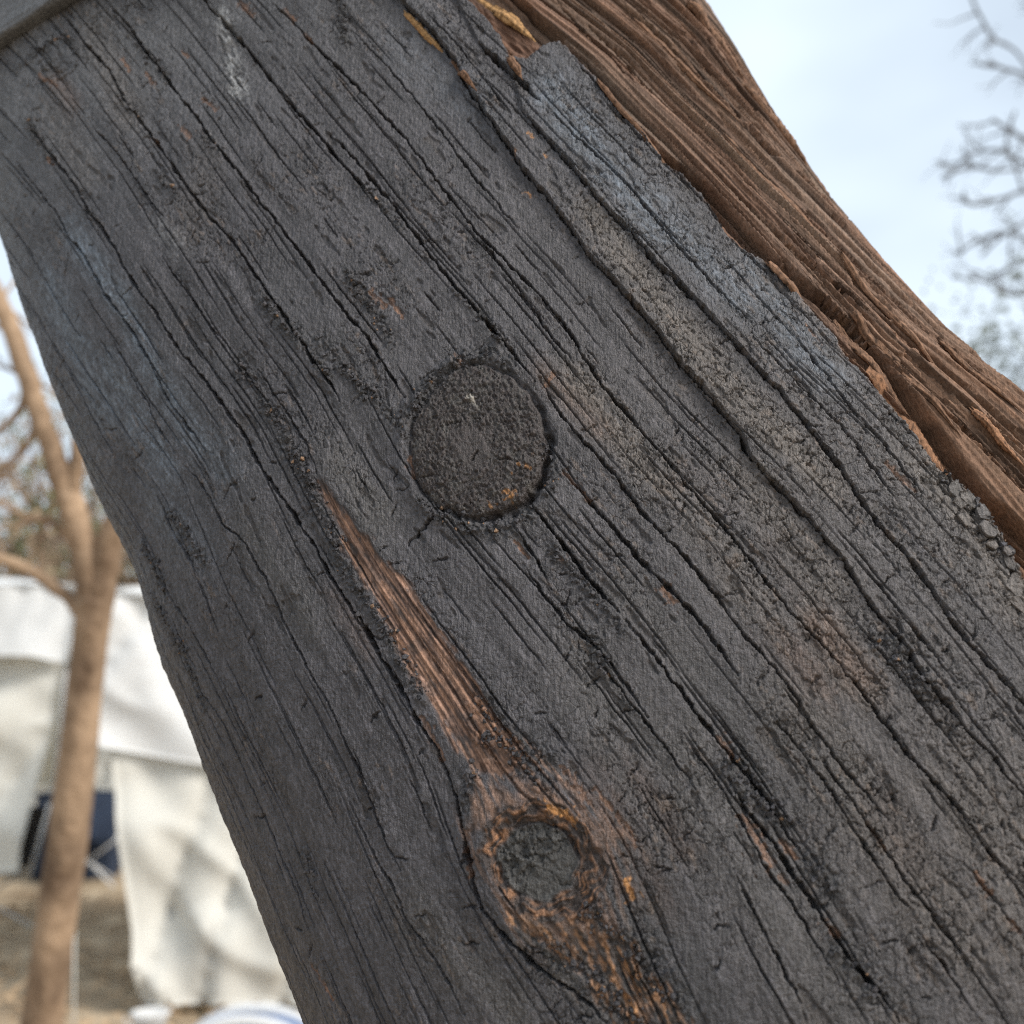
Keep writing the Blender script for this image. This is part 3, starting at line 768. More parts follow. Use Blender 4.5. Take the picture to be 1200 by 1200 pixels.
# bare wood strip and the stringy wood round the lower knot
def edge_in(m):   # soft inside mask
    k = m.astype(np.float32)
    for _ in range(2):
        k[1:-1] = (k[:-2]+k[1:-1]+k[2:])/3; k[:,1:-1] = (k[:,:-2]+k[:,1:-1]+k[:,2:])/3
    return k
ms = edge_in(strip)
Hs = -.95 + .75*noise(S/45, F/1.7, 55) + .75*noise(S/26, F/.8, 56) + .6*noise(S/60, F/3.6, 57) + .08*gran
H = H*(1-ms) + (Hs+.3*H)*ms
mt = edge_in(tail)
Ht = -.6 + 1.0*noise(S/14, F/2.2, 58) + .8*noise(S/7, F/1.2, 59) + .5*lump
H = H*(1-mt) + (Ht+.4*H)*mt
# swelling round the lower knot
sw = np.exp(-((rr-RR)/ (11+0*rr))**2)
H += 3.2*np.exp(-((np.maximum(rr-RR*.95, 0))/15)**2)*(1-in_b*.0) 
ring = .7*noise(tr*2.2, rr/1.15, 60) + .4*noise(S/3, W/3, 61) + .7*lump + .25*gran
mr_ = edge_in(in_r)
H += mr_*(ring*1.1 - 2.4*np.clip((RR-rr)/8, 0, 1))
H -= 3.2*np.exp(-((rb-RB)/1.2)**2) * (.5 + .5*np.clip(np.sin(tb*2+1)+np.sin(tb*3)*.5, -.6, 1))
mb_ = edge_in(in_b)
fk1, fk2, fk3 = vmask(mb_ > 0, S/3.2 + .4*wsx, W/3.2 + .4*wwx, 62)
smooth_b = sstep(-2, 3, (W-KB[0][1]) * .2 - (S-KB[0][0]) - 1)   # lower part of the plug is worn smooth
H = H*(1-mb_) + mb_*(.6 + (1-.7*smooth_b)*(.9*lump + .35*gran + 1.2*(fk3-.5) - .8*np.exp(-((fk2-fk1)/.12)**2)) + .35*fbm(S/8, W/8, 63) - .7*np.exp(-(np.abs(np.sin(tb*2.5+.5*noise(S/5, W/5, 69)))*rb/.55)**2)*(rb > 3))
# the cut plug of the upper knot
ma_ = edge_in(in_a)
va, vb, vc = vmask(ma_ > 0, S/1.7 + .5*wsx, W/1.7 + .5*wwx, 64)
calm = sstep(1.0, .3, np.hypot((S-KA[0][0]+2)/17, (W-KA[0][1]+4)/12) + .2*lump)
Ha = 1.9 - 1.5*(ra/RA)**6 + (1-.75*calm)*(.6*gran + .8*(vc-.5) - .5*np.exp(-((vb-va)/.14)**2) + .5*lump) + .25*noise(S/30, W/1.6, 65)
H = H*(1-ma_) + Ha*ma_
low = np.clip(np.cos(ta + 1.05), 0, 1)       # the gap opens on the lower side
H -= (1.6 + 6.5*low**1.5) * np.exp(-((ra-RA-.6)/(.9+.9*low))**2) * (.75+.5*noise(S/5, W/5, 66))
H += 1.1*np.exp(-((ra-RA-5)/3.0)**2)*(1-low)*(1-in_a)
kc = np.hypot(S-KA[0][0], W-KA[0][1])

# crumbly seams
crm = np.zeros(S.shape, np.float32)
for rad, amp, pl in CRUMBLE:
    sl, d, _, _ = seg_dist(pl, rad*2.4, S, W)
    crm[sl] = np.maximum(crm[sl], np.exp(-(d/rad)**2)*amp)
crm *= np.clip(.75+.7*noise(S/9, F/4, 70), 0, 1.4)*(~in_a)
q1, q2, q3 = vmask(crm > .01, S/2.6 + .4*wsx, W/2.2 + .4*wwx, 71)
H += crm*(.95*(.55-q1)*1.5 + .9*(q3-.55) + .25*gran)

# traced splits
for name, (wd, dp, cb, pl) in CRACKS.items():
    if name in ('g1',): continue
    sl, d, par, tot = seg_dist(pl, wd*4)
    vary = .78 + .6*noise(par/11, par*0+wd, 80) + .4*noise(par/3.2, par*0+dp, 81)
    end = np.clip(np.minimum(par, tot-par)/14, .3, 1) if tot > 30 else 1
    wloc = np.clip(WMUL*wd*vary*end, .36, None)
    H[sl] += .18*np.exp(-((d-wloc*1.6)/(wd*1.1))**2)*(name[0] == 'c')
    H[sl] -= (1-.95*in_a[sl])*1.7*dp*np.clip(vary, .55, 1.2)*end*np.clip((1.12-d/wloc)*2.2, 0, 1)
# many fine checks along the grain
crk = 0
for k in range(540):
    s0 = nr_.uniform(-250, 445); w0 = nr_.uniform(20, ARC-20)
    r = int(np.searchsorted(rows, s0)); c = int(w0/ARC*(NC-1))
    rg = reg[min(r, nrw-1), c]
    if rg in (9, 10, 11): continue
    bw = rg in (5, 6, 7); ln = nr_.uniform(6, 55)*(2.2 if bw else 1); wd = nr_.uniform(.26, .36)*(2.0 if bw else 1); dp = nr_.uniform(1.0, 2.6)*(1.6 if bw else 1)
    r0 = np.searchsorted(rows, s0-ln); r1 = np.searchsorted(rows, s0+ln)
    c0 = max(0, int((w0-14)/ARC*(NC-1))); c1 = min(NC, int((w0+14)/ARC*(NC-1)))
    f0 = F[min(r, nrw-1), c]
    ds = (S[r0:r1, c0:c1]-s0)/ln
    wob = .45*np.interp(rows[r0:r1], np.linspace(s0-ln, s0+ln, 7), nr_.uniform(-.6, .6, 7))[:, None] + .3*wwx[r0:r1, c0:c1]
    d = np.abs(F[r0:r1, c0:c1]-f0-wob)
    H[r0:r1, c0:c1] -= (~(in_a | in_b)[r0:r1, c0:c1])*dp*np.clip(1-ds*ds, 0, 1)*np.clip((1.1-d/wd)*1.8, 0, 1)
# short cross checks
for k in range(700):
    s0 = nr_.uniform(-250, 445); w0 = nr_.uniform(60, ARC-60)
    r = min(int(np.searchsorted(rows, s0)), nrw-1); c = int(w0/ARC*(NC-1))
    if not charm[r, c] or nr_.rand() > chk[r, c]+.15: continue
    ln = nr_.uniform(1.5, 5); an = nr_.uniform(-.7, .7)
    r0 = np.searchsorted(rows, s0-ln-1); r1 = np.searchsorted(rows, s0+ln+1)
    c0 = max(0, int((w0-ln-1)/ARC*(NC-1))); c1 = min(NC, int((w0+ln+1)/ARC*(NC-1)))
    a = Sw[r0:r1, c0:c1]-s0; b = Ww[r0:r1, c0:c1]-w0
    al = (b*math.cos(an)+a*math.sin(an))/ln; ac = np.abs(-b*math.sin(an)+a*math.cos(an))
    H[r0:r1, c0:c1] -= 1.7*np.clip(1-al*al, 0, 1)*np.clip((1.1-ac/.40)*1.6, 0, 1)
H *= sstep(0, 14, W)*sstep(0, 14, ARC-W)
far_ = sstep(-300, -262, S)*(1-sstep(452, 480, S))
H = H*(.45+.55*far_)

# ---------------- colour of the stuff itself, plus some painted sky sheen and shadow
def c3(r, gg, b): return np.array([r, gg, b], np.float32)
n1 = fbm(S/40, F/9, 90, 3); n2 = fbm(S/9, F/2.2, 91, 3); n3 = noise(S/2.2, W/2.0, 92)
tint = np.empty(S.shape+(3,), np.float32)
tint[:] = c3(*CHAR)
ash = noise(S/34, F/1.3, 121)*.6 + noise(S/11, F/.8, 122)*.5       # silvery fibres against soot
tint *= np.clip(1 + .22*n1 + .24*n2 + .20*n3 + .30*ash + .45*sstep(.35, .7, ash+.3*n2), .35, 2.2)[..., None]
warm = sstep(150, 420, W)*sstep(300, -150, S)
def mixc(m, col):
    global tint
    m = np.clip(m, 0, 1)[..., None]; tint += m*(np.asarray(col, np.float32)-tint)
v = (1 + .25*n2 + .15*n3)[..., None]
mixc(.5*warm*np.clip(.8+.6*n1, 0, 1), c3(.096, .083, .074)*v)
mixc(.62*sstep(210, 400, S)*(W < 330)*np.clip(.8+.5*n1, 0, 1), c3(.140, .143, .150)*v)  # upper left lightened in the colour to imitate sky sheen
mixc(.5*g('olive'), c3(.108, .100, .088)*v)
mixc(.68*g('tan'), c3(.140, .118, .100)*v)
mixc(.9*g('blue')*np.where(W > 300, .75, 1)*np.clip(.75+.6*n2, .2, 1.1), c3(.132, .157, .190)*v)  # painted bluish sheen on the left side, own blue on the crust plate
mixc(.75*g('pink'), c3(.160, .105, .080)*v)
mixc(.8*g('dark'), c3(.034, .034, .036)*v)
mixc(.7*g('reddark'), c3(.055, .036, .030)*v)
mixc(.85*g('pale')*np.clip(.55+1.0*n2+.5*n3, 0, 1), c3(.30, .305, .31)*v)
mixc(.55*fl*(n2 > -.2), c3(.050, .042, .038)*v)
sp = sstep(.42, .6, noise(S/10, F/2.4, 93)+.4*n3)*sstep(.1, .5, patch+.3*warm)
mixc(.35*sp*charm, c3(.16, .115, .085))
mixc(.7*crm*.5, c3(.040, .040, .041)*v)
# split side
wv = noise(S/120, F/5, 95)*.5+noise(S/40, F/1.6, 96)*.35+n2*.2
bc = c3(.150, .092, .064)*(1+.55*wv)[..., None]
lid = _h(np.floor((n_a + wb2)*3.5).astype(np.int64), np.floor((n_b + wb2)*3.0).astype(np.int64), 77)
bc *= (.62 + .8*lid)[..., None]
bc *= (1 + np.array([.12, -.01, -.08], np.float32)*(_h(np.floor((n_b + wb2)*3.0).astype(np.int64), np.floor((n_a + wb2)*3.5).astype(np.int64), 78)-.35)[..., None])
bc += np.clip(noise(S/140, F/10, 97)-.05, 0, 1)[..., None]*c3(.05, .045, .035)
red = sstep(10, -12, W-LG1)*(W > 0)
bc = bc*(1-.6*red[..., None]) + .6*red[..., None]*c3(.115, .058, .038)*(1+.5*wv)[..., None]
lowr = sstep(60, -70, S)
bc = bc*(1-.6*lowr[..., None]) + .6*lowr[..., None]*c3(.160, .092, .056)*(1+.55*wv)[..., None]
grey = np.clip(noise(S/140, F/11, 98)*1.6+.25, 0, 1)*sstep(-40, 60, S)
bc = bc*(1-.4*grey[..., None]) + .4*grey[..., None]*c3(.20, .155, .122)*(1+.3*wv)[..., None]
black = sstep(.15, .6, noise(S/160, F/4, 99)+.3*noise(S/40, F/1.5, 74)+.15*n2)*.85
bc = bc*(1-black[..., None]*.6)
rim = np.exp(-(bd/2.2)**2)*brown*np.clip(.5+noise(S/8, W/8, 100), 0, 1)
bc = bc*(1-.6*rim[..., None]) + .6*rim[..., None]*c3(.30, .16, .085)
tint = np.where(brown[..., None], bc, tint)
# crust rim on its broken edge
mixc(.5*np.exp(-(bd/1.3)**2)*(~brown)*np.clip(noise(S/6, W/6, 101)+.2, 0, 1), c3(.26, .14, .08))
# bare strip
st = .46+.62*(.5*noise(S/55, F/1.3, 102)+.7*noise(S/22, F/.7, 103)+.3*noise(S/25, F/4, 104))+.12*n3
st = sstep(.12, .85, st)[..., None]
sc = c3(.060, .040, .034)*(1-st) + c3(.35, .205, .14)*st
pk = np.clip(noise(S/30, F/3, 105)+.1, 0, 1)[..., None]
sc = sc*(1-.5*pk) + .5*pk*c3(.20, .135, .115)*(.5+st)
sfade = (1-.55*sstep(-60, -95, S)-.35*sstep(6, 20, S))[..., None]
sootp = sstep(.12, .45, noise(S/9, F/3, 106)+.3*n3)[..., None]*(1-.6*sfade+.1)
sc = sc*(sfade*.8+.2); sc = sc*(1-sootp)+sootp*c3(.045, .043, .044)
tint = tint*(1-ms[..., None]) + sc*ms[..., None]
w2 = edge_in(in_poly(STRIP_END, S + 2*noise(S/9, F/2, 115), W + 2.5*noise(S/12, F/1.6, 116)))
w2 = w2*sstep(-.25, .35, .6*noise(S/24, F/1.3, 117)+.5*noise(S/8, F/.8, 118))
mixc(.85*w2, c3(.20, .120, .085)*(1+.5*noise(S/18, F/.8, 119))[..., None])
# tail below the lower knot and its ring
tt = sstep(-.2, .5, .7*noise(S/11, F/1.6, 107)+.55*noise(S/4, F/.9, 108)+.3*n3)
tc_ = c3(.038, .030, .026)*(1-tt[..., None]) + c3(.30, .150, .070)*tt[..., None]
och = sstep(.25, .6, noise(S/8, F/3, 109)+.3*n3)[..., None]*tt[..., None]
tc_ = tc_*(1-.7*och)+.7*och*c3(.40, .20, .085)
mt = mt*np.clip(.75+.8*noise(S/15, F/4, 114), .15, 1)
tint = tint*(1-.9*mt[..., None]) + .9*tc_*mt[..., None]
rt = sstep(-.15, .55, .75*noise(tr*2.2, rr/1.15, 60)+.32*n3+.45*noise(S/6, W/5, 113))*np.clip(.62+.6*noise(tr*1.3, rr/9, 110), 0, 1)
rc = c3(.040, .030, .027)*(1-rt[..., None]) + c3(.27, .130, .062)*rt[..., None]
tint = tint*(1-mr_[..., None]) + rc*mr_[..., None]
halo = np.exp(-((rr-RR-2)/9)**2)*(rr > RR)*np.clip(.3+noise(S/16, F/1.6, 111)+.4*noise(S/20, F/5, 112), 0, 1)
halo *= (W > CRACKS['xk2'][3][4][1]+2)
mixc(.75*halo, c3(.17, .098, .065))
mixc(mb_*(1-.0*smooth_b), c3(.052, .050, .048)*(1+.25*n3+.35*(1-smooth_b)*(fk3-.5))[..., None])
mixc(ma_, c3(.040, .032, .031)*(1+.18*n3+.3*(1-calm)*(vc-.5))[..., None])
mixc(ma_*(1-calm)*.5*np.clip(n2+.1, 0, 1), c3(.105, .10, .092))
nf = noise(S/12, F/.8, 94)
FC = {'o': c3(.25, .13, .075), 'b': c3(.55, .25, .07), 'g': c3(.50, .46, .40)}
for k, s0, w0, s1, w1, wd in FLECKS:
    wd *= .62
    sl, d, _, _ = seg_dist([(s0, w0), (s1, w1)], wd*3, Sw, Ww)
    m = sstep(1.05, .7, d/wd*(1+.9*n3[sl]+.5*nf[sl]))
    tint[sl] += (.8*m*np.clip(.65+.7*nf[sl], .15, 1))[..., None]*(FC[k]*np.float32(nr_.uniform(.7, 1.1))-tint[sl])
    H[sl] -= .5*m*(k == 'o')
tint = np.clip(tint, .008, .8)

P3 = BP + (H/1000.0)[..., None]*BN

def skin_at(s, w, lift=0.0):
    r = min(max(int(np.searchsorted(rows, s)), 0), nrw-1); c = min(max(int(round(w/ARC*(NC-1))), 0), NC-1)
    return P3[r, c] + BN[r, c]*lift/1000, BN[r, c]

# which blocks deserve the fine grid
inv_ = C2W.T
PC = (P3[::4, ::4] - CAM) @ inv_.T
ux_ = PC[..., 0]/-PC[..., 2]*FPX; uy_ = PC[..., 1]/-PC[..., 2]*FPX
near = (np.abs(ux_) < 700) & (np.abs(uy_) < 700) & (PC[..., 2] < -.05)
near &= ((P3[::4, ::4]-CAM)*BN[::4, ::4]).sum(-1) < .08
fineb = near[:-1, :-1] | near[1:, :-1] | near[:-1, 1:] | near[1:, 1:]

FOOT = ORG + (-1.80)*AX + NO*(-.1)
charred_log = empty('charred_log', FOOT)
tag(charred_log, 'big leaning charred black log with two round knots filling the picture', 'log')
AXR = Vector(AX).rotation_difference(Vector((0, 0, 1))).to_euler()
M_CHAR = skin_mat('charred_wood', AXR, .48, .46, .46, .0010)
M_SPLIT = skin_mat('split_brown_wood', AXR, .75, .2, .34, .0005)

idx = np.arange(nrw*NC).reshape(nrw, NC)
br, bc_ = fineb.shape
fi = np.repeat(np.repeat(fineb, 4, 0), 4, 1)
q_f = np.stack([idx[:-1, :-1], idx[:-1, 1:], idx[1:, 1:], idx[1:, :-1]], -1)
regf = reg[:-1, :-1]
big = idx[::4, ::4]
q_c = np.stack([big[:-1, :-1], big[:-1, 1:], big[1:, 1:], big[1:, :-1]], -1)
regc = reg[2::4, 2::4][:br, :bc_]
Pf = P3.reshape(-1, 3); Tf = np.concatenate([tint, (np.clip(chk*1.3, .12, 1)*charm*(1-.6*in_a)*sstep(-.35, .35, noise(S/16, F/8, 39)))[..., None]], -1).reshape(-1, 4).astype(np.float32)
NAMES = {0: ('char_strip', 'smooth rounded charred strip along the left side'),
         1: ('char_strip', 'broad charred strip holding the upper round knot'),
         2: ('char_strip', 'long dark charred strip right of the upper knot'),
         3: ('crust_plate', 'narrow raised greyish strip of cracked crust'),
         4: ('crust_plate', 'bluish raised plate of charred crust with a ragged edge'),
         5: ('wood_ridge', 'thin reddish brown ledge under the broken crust'),
         6: ('wood_ridge', 'brown split wood ridge'),
         7: ('wood_ridge', 'brown outer wood ridge against the sky'),
         8: ('bare_wood', 'stringy orange brown strip of bare wood'),
         9: ('knot', 'large flat charred round knot'),
         10: ('knot', 'smaller dark round knot'),
         11: ('knot_collar', 'orange brown collar of wood round the smaller knot')}
parts = {}
for k, (nm, lb) in NAMES.items():
    Q = np.concatenate([q_f[(regf == k) & fi], q_c[(regc == k) & ~fineb]])
    if len(Q) == 0: continue
    u, invx = np.unique(Q.ravel(), return_inverse=True)
    parts[k] = mesh_obj(nm, Pf[u], invx.reshape(-1, 4), M_SPLIT if k in (5, 6, 7, 8) else M_CHAR, parts[10] if k == 11 else charred_log, Tf[u])
    parts[k]['label'] = lb

# the far side of the log and its two ends
rb_ = rows[::8]
th = np.linspace(0, math.pi, 25)
cS, wS = row_par(rb_)
Vb = []
for i, s_ in enumerate(rb_):
    for t in th:
        x = cS[i] + wS[i]*math.cos(t)*(1 if 0 < t < math.pi else 1)
        z = -SEC_D - .17*abs(math.sin(t))**.8*(1+.05*math.sin(5*t+s_/60))
        Vb.append(ORG + s_/1000*AX + x*XX + z*NO)
nB = len(th); fb = [(i*nB+j, (i+1)*nB+j, (i+1)*nB+j+1, i*nB+j+1) for i in range(len(rb_)-1) for j in range(nB-1)]
mesh_obj('back_face', Vb, fb, M_CHAR, charred_log, np.tile(np.array([[.06, .055, .052]]), (len(Vb), 1))*(.8+.4*nr_.rand(len(Vb), 1)))
top = [P3[nrw-1, j] for j in range(0, NC, 8)] + [np.array(Vb[(len(rb_)-1)*nB+j]) for j in range(1, nB-1)]
cen = np.mean(top, 0)
mesh_obj('cut_end', top+[cen], [(i, (i+1) % len(top), len(top)) for i in range(len(top))], M_CHAR, charred_log, np.tile([[.09, .06, .045]], (len(top)+1, 1)))

# splinters standing off the split side
SPC = {'orange_dull': (.23, .118, .064), 'ochre': (.34, .195, .085), 'brown': (.17, .095, .058)}
SPLAB = {  # what each kind looks like
         'orange_dull': 'orange brown splinter lifting from the split wood', 'ochre': 'yellow ochre splinter of fresh wood', 'brown': 'dark brown splinter'}
def splinter(kind, pl, wd, th_, lift, seed):
    r = np.random.RandomState(seed)
    p = np.array(pl); acc = np.r_[0, np.cumsum(np.hypot(*np.diff(p, axis=0).T))]
    n = 46; t = np.linspace(0, acc[-1], n)
    ps = np.interp(t, acc, p[:, 0]); pw = np.interp(t, acc, p[:, 1])
    m = 15; V = []; C = []
    prof = r.uniform(.65, 1.2, m)
    # heights follow a smoothed version of the skin
    hh = np.array([(H[min(int(np.searchsorted(rows, a)), nrw-1), min(int(b/ARC*(NC-1)), NC-1)]) for a, b in zip(ps, pw)])
    hh = np.convolve(np.pad(hh, 6, mode='edge'), np.ones(13)/13, 'valid')
    for i in range(n):
        k = i/(n-1); tp = min(1, (1-k)*2.2+.12)*min(1, k*6+.55+.2*r.rand())
        bpos, bn = base_pos(np.array([ps[i]]), np.array([pw[i]])); bpos = bpos[0]; bn = bn[0]
        a, _ = base_pos(np.array([ps[i]]), np.array([pw[i]+1])); side = a[0]-bpos; side /= np.linalg.norm(side)
        ctr = bpos + bn*(hh[i]+lift*(1-.5*k))/1000
        for j in range(m):
            an = 2*math.pi*j/m
            rr_ = prof[j]*(1+.12*math.sin(3.1*j+i*.35)+.1*r.randn())*tp
            V.append(ctr + side*math.cos(an)*wd/2000*rr_ + bn*math.sin(an)*th_/2000*rr_ + AX*(.002*math.sin(4.7*j)*(i in (0, n-1))))
            C.append(np.array(SPC[kind])*(1+.35*math.sin(j*2.3+seed)+.15*r.randn())*(1 if r.rand() > .08 else .3))
    f = [(i*m+j, i*m+(j+1) % m, (i+1)*m+(j+1) % m, (i+1)*m+j) for i in range(n-1) for j in range(m)]
    f += [tuple(range(m-1, -1, -1)), tuple((n-1)*m+j for j in range(m))]
    o = mesh_obj('splinter', V, f, M_SPLIT, parts[2] if kind == 'ochre' and seed == 102 else parts[6], np.clip(np.array(C), .01, .7))
    o['label'] = SPLAB[kind]
for i, (k, pl, wd, th_, lf) in enumerate(SPLINTERS): splinter(k, pl, wd, th_, lf, 100+i)

# loose flakes of crust
def flake(s0, w0, size, par, seed):
    r = np.random.RandomState(seed); n = r.randint(6, 9)
    pos, nn = skin_at(s0, w0); e1, _ = skin_at(s0+6, w0); a = AX - np.dot(AX, nn)*nn; a /= np.linalg.norm(a); b = np.cross(nn, a)
    nn = nn + .10*r.randn()*a + .10*r.randn()*b; nn /= np.linalg.norm(nn)
    an = np.sort(np.linspace(0, 2*math.pi, n, endpoint=False)+r.uniform(-.3, .3, n)); rd = size*.92*r.uniform(.62, 1.18, n)
    th = r.uniform(.3, .9)
    V = []
    for k_, z in ((1.0, -1.6), (1.02, th*.7), (.93, th)):
        V += [pos + (a*math.cos(x)*q*1.35*k_ + b*math.sin(x)*q*k_ + nn*(z+.28*r.randn()))/1000 for x, q in zip(an, rd)]
    V.append(pos + nn*(th+.15)/1000)
    f = [(j*n+i, j*n+(i+1) % n, (j+1)*n+(i+1) % n, (j+1)*n+i) for j in (0, 1) for i in range(n)] + [(2*n+i, 2*n+(i+1) % n, 3*n) for i in range(n)]
    c = tint[min(int(np.searchsorted(rows, s0)), nrw-1), min(int(w0/ARC*(NC-1)), NC-1)]*r.uniform(.9, 1.25)
    mesh_obj('crust_flake', V, f, M_CHAR, par, np.tile(c, (len(V), 1)), smooth=False)
_k = 0
for (s0, w0, s1, w1, n_, sz) in FLAKES:
    for i in range(n_):
        t = (i+.5)/n_; _k += 1
        sc_ = s0+(s1-s0)*t+nr_.uniform(-2, 2); wc_ = w0+(w1-w0)*t+nr_.uniform(-2.5, 2.5)
        k_ = int(reg[min(int(np.searchsorted(rows, sc_)), nrw-1), min(max(int(wc_/ARC*(NC-1)), 0), NC-1)])
        flake(sc_, wc_, sz*nr_.uniform(.6, 1.15), parts[k_] if k_ in (0, 1, 2, 3, 4) else parts[4], 900+_k)

# crumbs of char sitting in the seams
def crumbs(n_per, name, lists, smin, smax, seed):
    r = np.random.RandomState(seed); V = []; Fq = []; C = []
    octa = np.array([[1,0,0],[-1,0,0],[0,1,0],[0,-1,0],[0,0,1],[0,0,-1],[.6,.6,.6],[-.6,.6,.6],[.6,-.6,.6],[-.6,-.6,.6]], float)
    tri = [(4,6,7),(4,8,6),(4,7,9),(4,9,8),(6,0,2),(6,8,0),(7,2,1),(7,1,9),(8,3,0),(8,9,3),(9,1,3),(6,2,7),(0,5,2),(2,5,1),(1,5,3),(3,5,0)]
    for rad, amp, pl in lists:
        p = np.array(pl); seg = np.hypot(*np.diff(p, axis=0).T); tot = seg.sum()
        acc = np.r_[0, np.cumsum(seg)]
        for k in range(int(tot*n_per*rad/3)):
            t = r.uniform(0, tot); s_ = np.interp(t, acc, p[:, 0])+r.randn()*rad*.45; w_ = np.interp(t, acc, p[:, 1])+r.randn()*rad*.45
            pos, nn = skin_at(s_, w_, 0)
            sz = smin+(smax-smin)*r.rand()**2.2
            Q, _ = np.linalg.qr(r.randn(3, 3))
            b = len(V)
            for v_ in octa: V.append(pos + Q @ (v_*r.uniform(.35, 1.35, 3))*sz/1000*np.array([1, 1, 1]) + nn*sz*.25/1000)
            Fq += [(b+i, b+j, b+l_) for i, j, l_ in tri]
            cc_ = np.array(CHAR)*r.uniform(.45, 1.1)
            if r.rand() < .04: cc_ = np.array([.2, .12, .07])
            C += [cc_]*10
    o = mesh_obj(name, np.array(V), np.array(Fq), M_CHAR, charred_log, np.array(C), smooth=False)
    o['kind'] = 'stuff'; o['label'] = 'loose crumbs of char along the cracks'
crumbs(1.3, 'char_crumbs', CRUMBLE, .35, 1.5, 5)

# ------------------------------------------------------------------ the board lying across the top left corner
def cross_board():
    (sa, wa), (sb, wb) = BOARD
    pa, na = skin_at(sa, wa); pb, nb_ = skin_at(sb, wb)
    d = (pb-pa)/np.linalg.norm(pb-pa)
    u = na+nb_; u -= np.dot(u, d)*d; u /= np.linalg.norm(u)       # out of the log
    u = u*.97 + .0*d; v_ = np.cross(u, d); v_ /= np.linalg.norm(v_)
    if np.dot(v_, AX) < 0: v_ = -v_
    TH, WD, EDG = 9.0, 120.0, 2.5
    c0 = pa - d*.32; Ln = 720.0
    # outline of the section (mm): y across the board from its lower edge, z out of the log
    sec_ = [(WD, -2), (EDG*.4, -2), (0, 2), (0, TH-EDG)] + [(EDG*(1-math.cos(a)), TH-EDG+EDG*math.sin(a)) for a in np.linspace(.2, math.pi/2, 5)]
    sec_ += [(y, TH) for y in np.linspace(EDG+1, WD-EDG, 150)] + [(WD, TH-EDG)]
    sec_ = np.array(sec_); t = np.linspace(0, Ln, 520)
    T, Yy = np.meshgrid(t, sec_[:, 0], indexing='ij'); _, Zz = np.meshgrid(t, sec_[:, 1], indexing='ij')
    h = .35*noise(T/60, Yy/2.0, 201)+.18*noise(T/22, Yy/.9, 202)+.5*fbm(T/50, Yy/14, 203, 2)-1.0*sstep(.42, .5, np.abs(noise(T/160, Yy/6, 204)))*.6
    Zz = Zz + h*(Zz > TH-4); Yy = Yy + .6*fbm(T/25, T*0+3, 207, 3)*(Yy < 5)
    V = c0 + (T/1000)[..., None]*d + (Yy/1000)[..., None]*v_ + (Zz/1000)[..., None]*u
    nA, nT = T.shape
    ii = np.arange(nA*nT).reshape(nA, nT); jj = np.roll(ii, -1, 1)
    Q = np.stack([ii[:-1], jj[:-1], jj[1:], ii[1:]], -1).reshape(-1, 4)
    C = np.array([.098, .100, .106])*(1+.2*noise(T/40, Yy/3, 205)+.12*noise(T/9, Yy/2, 206))[..., None]
    root = empty('charred_board', c0)
    tag(root, 'smooth grey charred board lying across the top left corner', 'board')
    mesh_obj('board_body', V.reshape(-1, 3), Q, M_CHAR, root, C.reshape(-1, 3))
    for e in (0, nA-1):
        rim = V[e]; cc_ = rim.mean(0)
        mesh_obj('board_end', np.vstack([rim, cc_]), [(i_, (i_+1) % len(rim), len(rim)) for i_ in range(len(rim))], M_CHAR, root, np.tile([[.06, .05, .045]], (len(rim)+1, 1)), smooth=False)
cross_board()

# ------------------------------------------------------------------ ground
M_GROUND = simple_mat('leafy_ground', (.40, .295, .195), .4, 1.6, .95, .6, 9, .1, col2=(.50, .40, .28))
gv = []; gn = 90
gx = np.concatenate([-np.geomspace(900, 9, 20), np.linspace(-8, 8, gn-40), np.geomspace(9, 900, 20)])
gy = np.concatenate([-np.geomspace(300, 3, 12), np.linspace(-2, 14, gn-36), np.geomspace(15, 1500, 24)])
GX, GY = np.meshgrid(gx, gy, indexing='ij')
gd = np.clip(1-np.hypot(GX, GY-5)/40, 0, 1)
GZ = (.035*noise(GX/1.3, GY/1.3, 301)+.02*noise(GX/.5, GY/.5, 302))*gd - .03
gi = np.arange(GX.size).reshape(GX.shape)
gq = np.stack([gi[:-1, :-1], gi[1:, :-1], gi[1:, 1:], gi[:-1, 1:]], -1).reshape(-1, 4)
tag(mesh_obj('ground', np.stack([GX, GY, GZ], -1).reshape(-1, 3), gq, M_GROUND), kind='structure')

# fallen leaves
M_LEAF = simple_mat('fallen_leaves', (.32, .215, .125), .5, 3, .8, 0, 1, .2, col2=(.48, .34, .21))
r = np.random.RandomState(31); LV = []; LF = []
for k in range(5200):
    x = r.uniform(-4.6, 2.5); y = r.uniform(3.2, 10.5); sz = r.uniform(.025, .06); a = r.uniform(0, 6.28)
    z = .015+.03*r.rand(); u = np.array([math.cos(a), math.sin(a), r.uniform(-.4, .4)])*sz; w_ = np.array([-math.sin(a), math.cos(a), r.uniform(-.4, .4)])*sz*.5
    c0 = np.array([x, y, z]); b = len(LV)
    LV += [c0-u, c0-.2*u+w_, c0+.5*u+w_*.8, c0+u, c0+.5*u-w_*.8, c0-.2*u-w_]; LF.append((b, b+1, b+2, b+3, b+4, b+5))
tag(mesh_obj('fallen_leaves', LV, LF, M_LEAF, smooth=False), 'scattered dry brown leaves on the ground by the tents', 'leaves', kind='stuff')

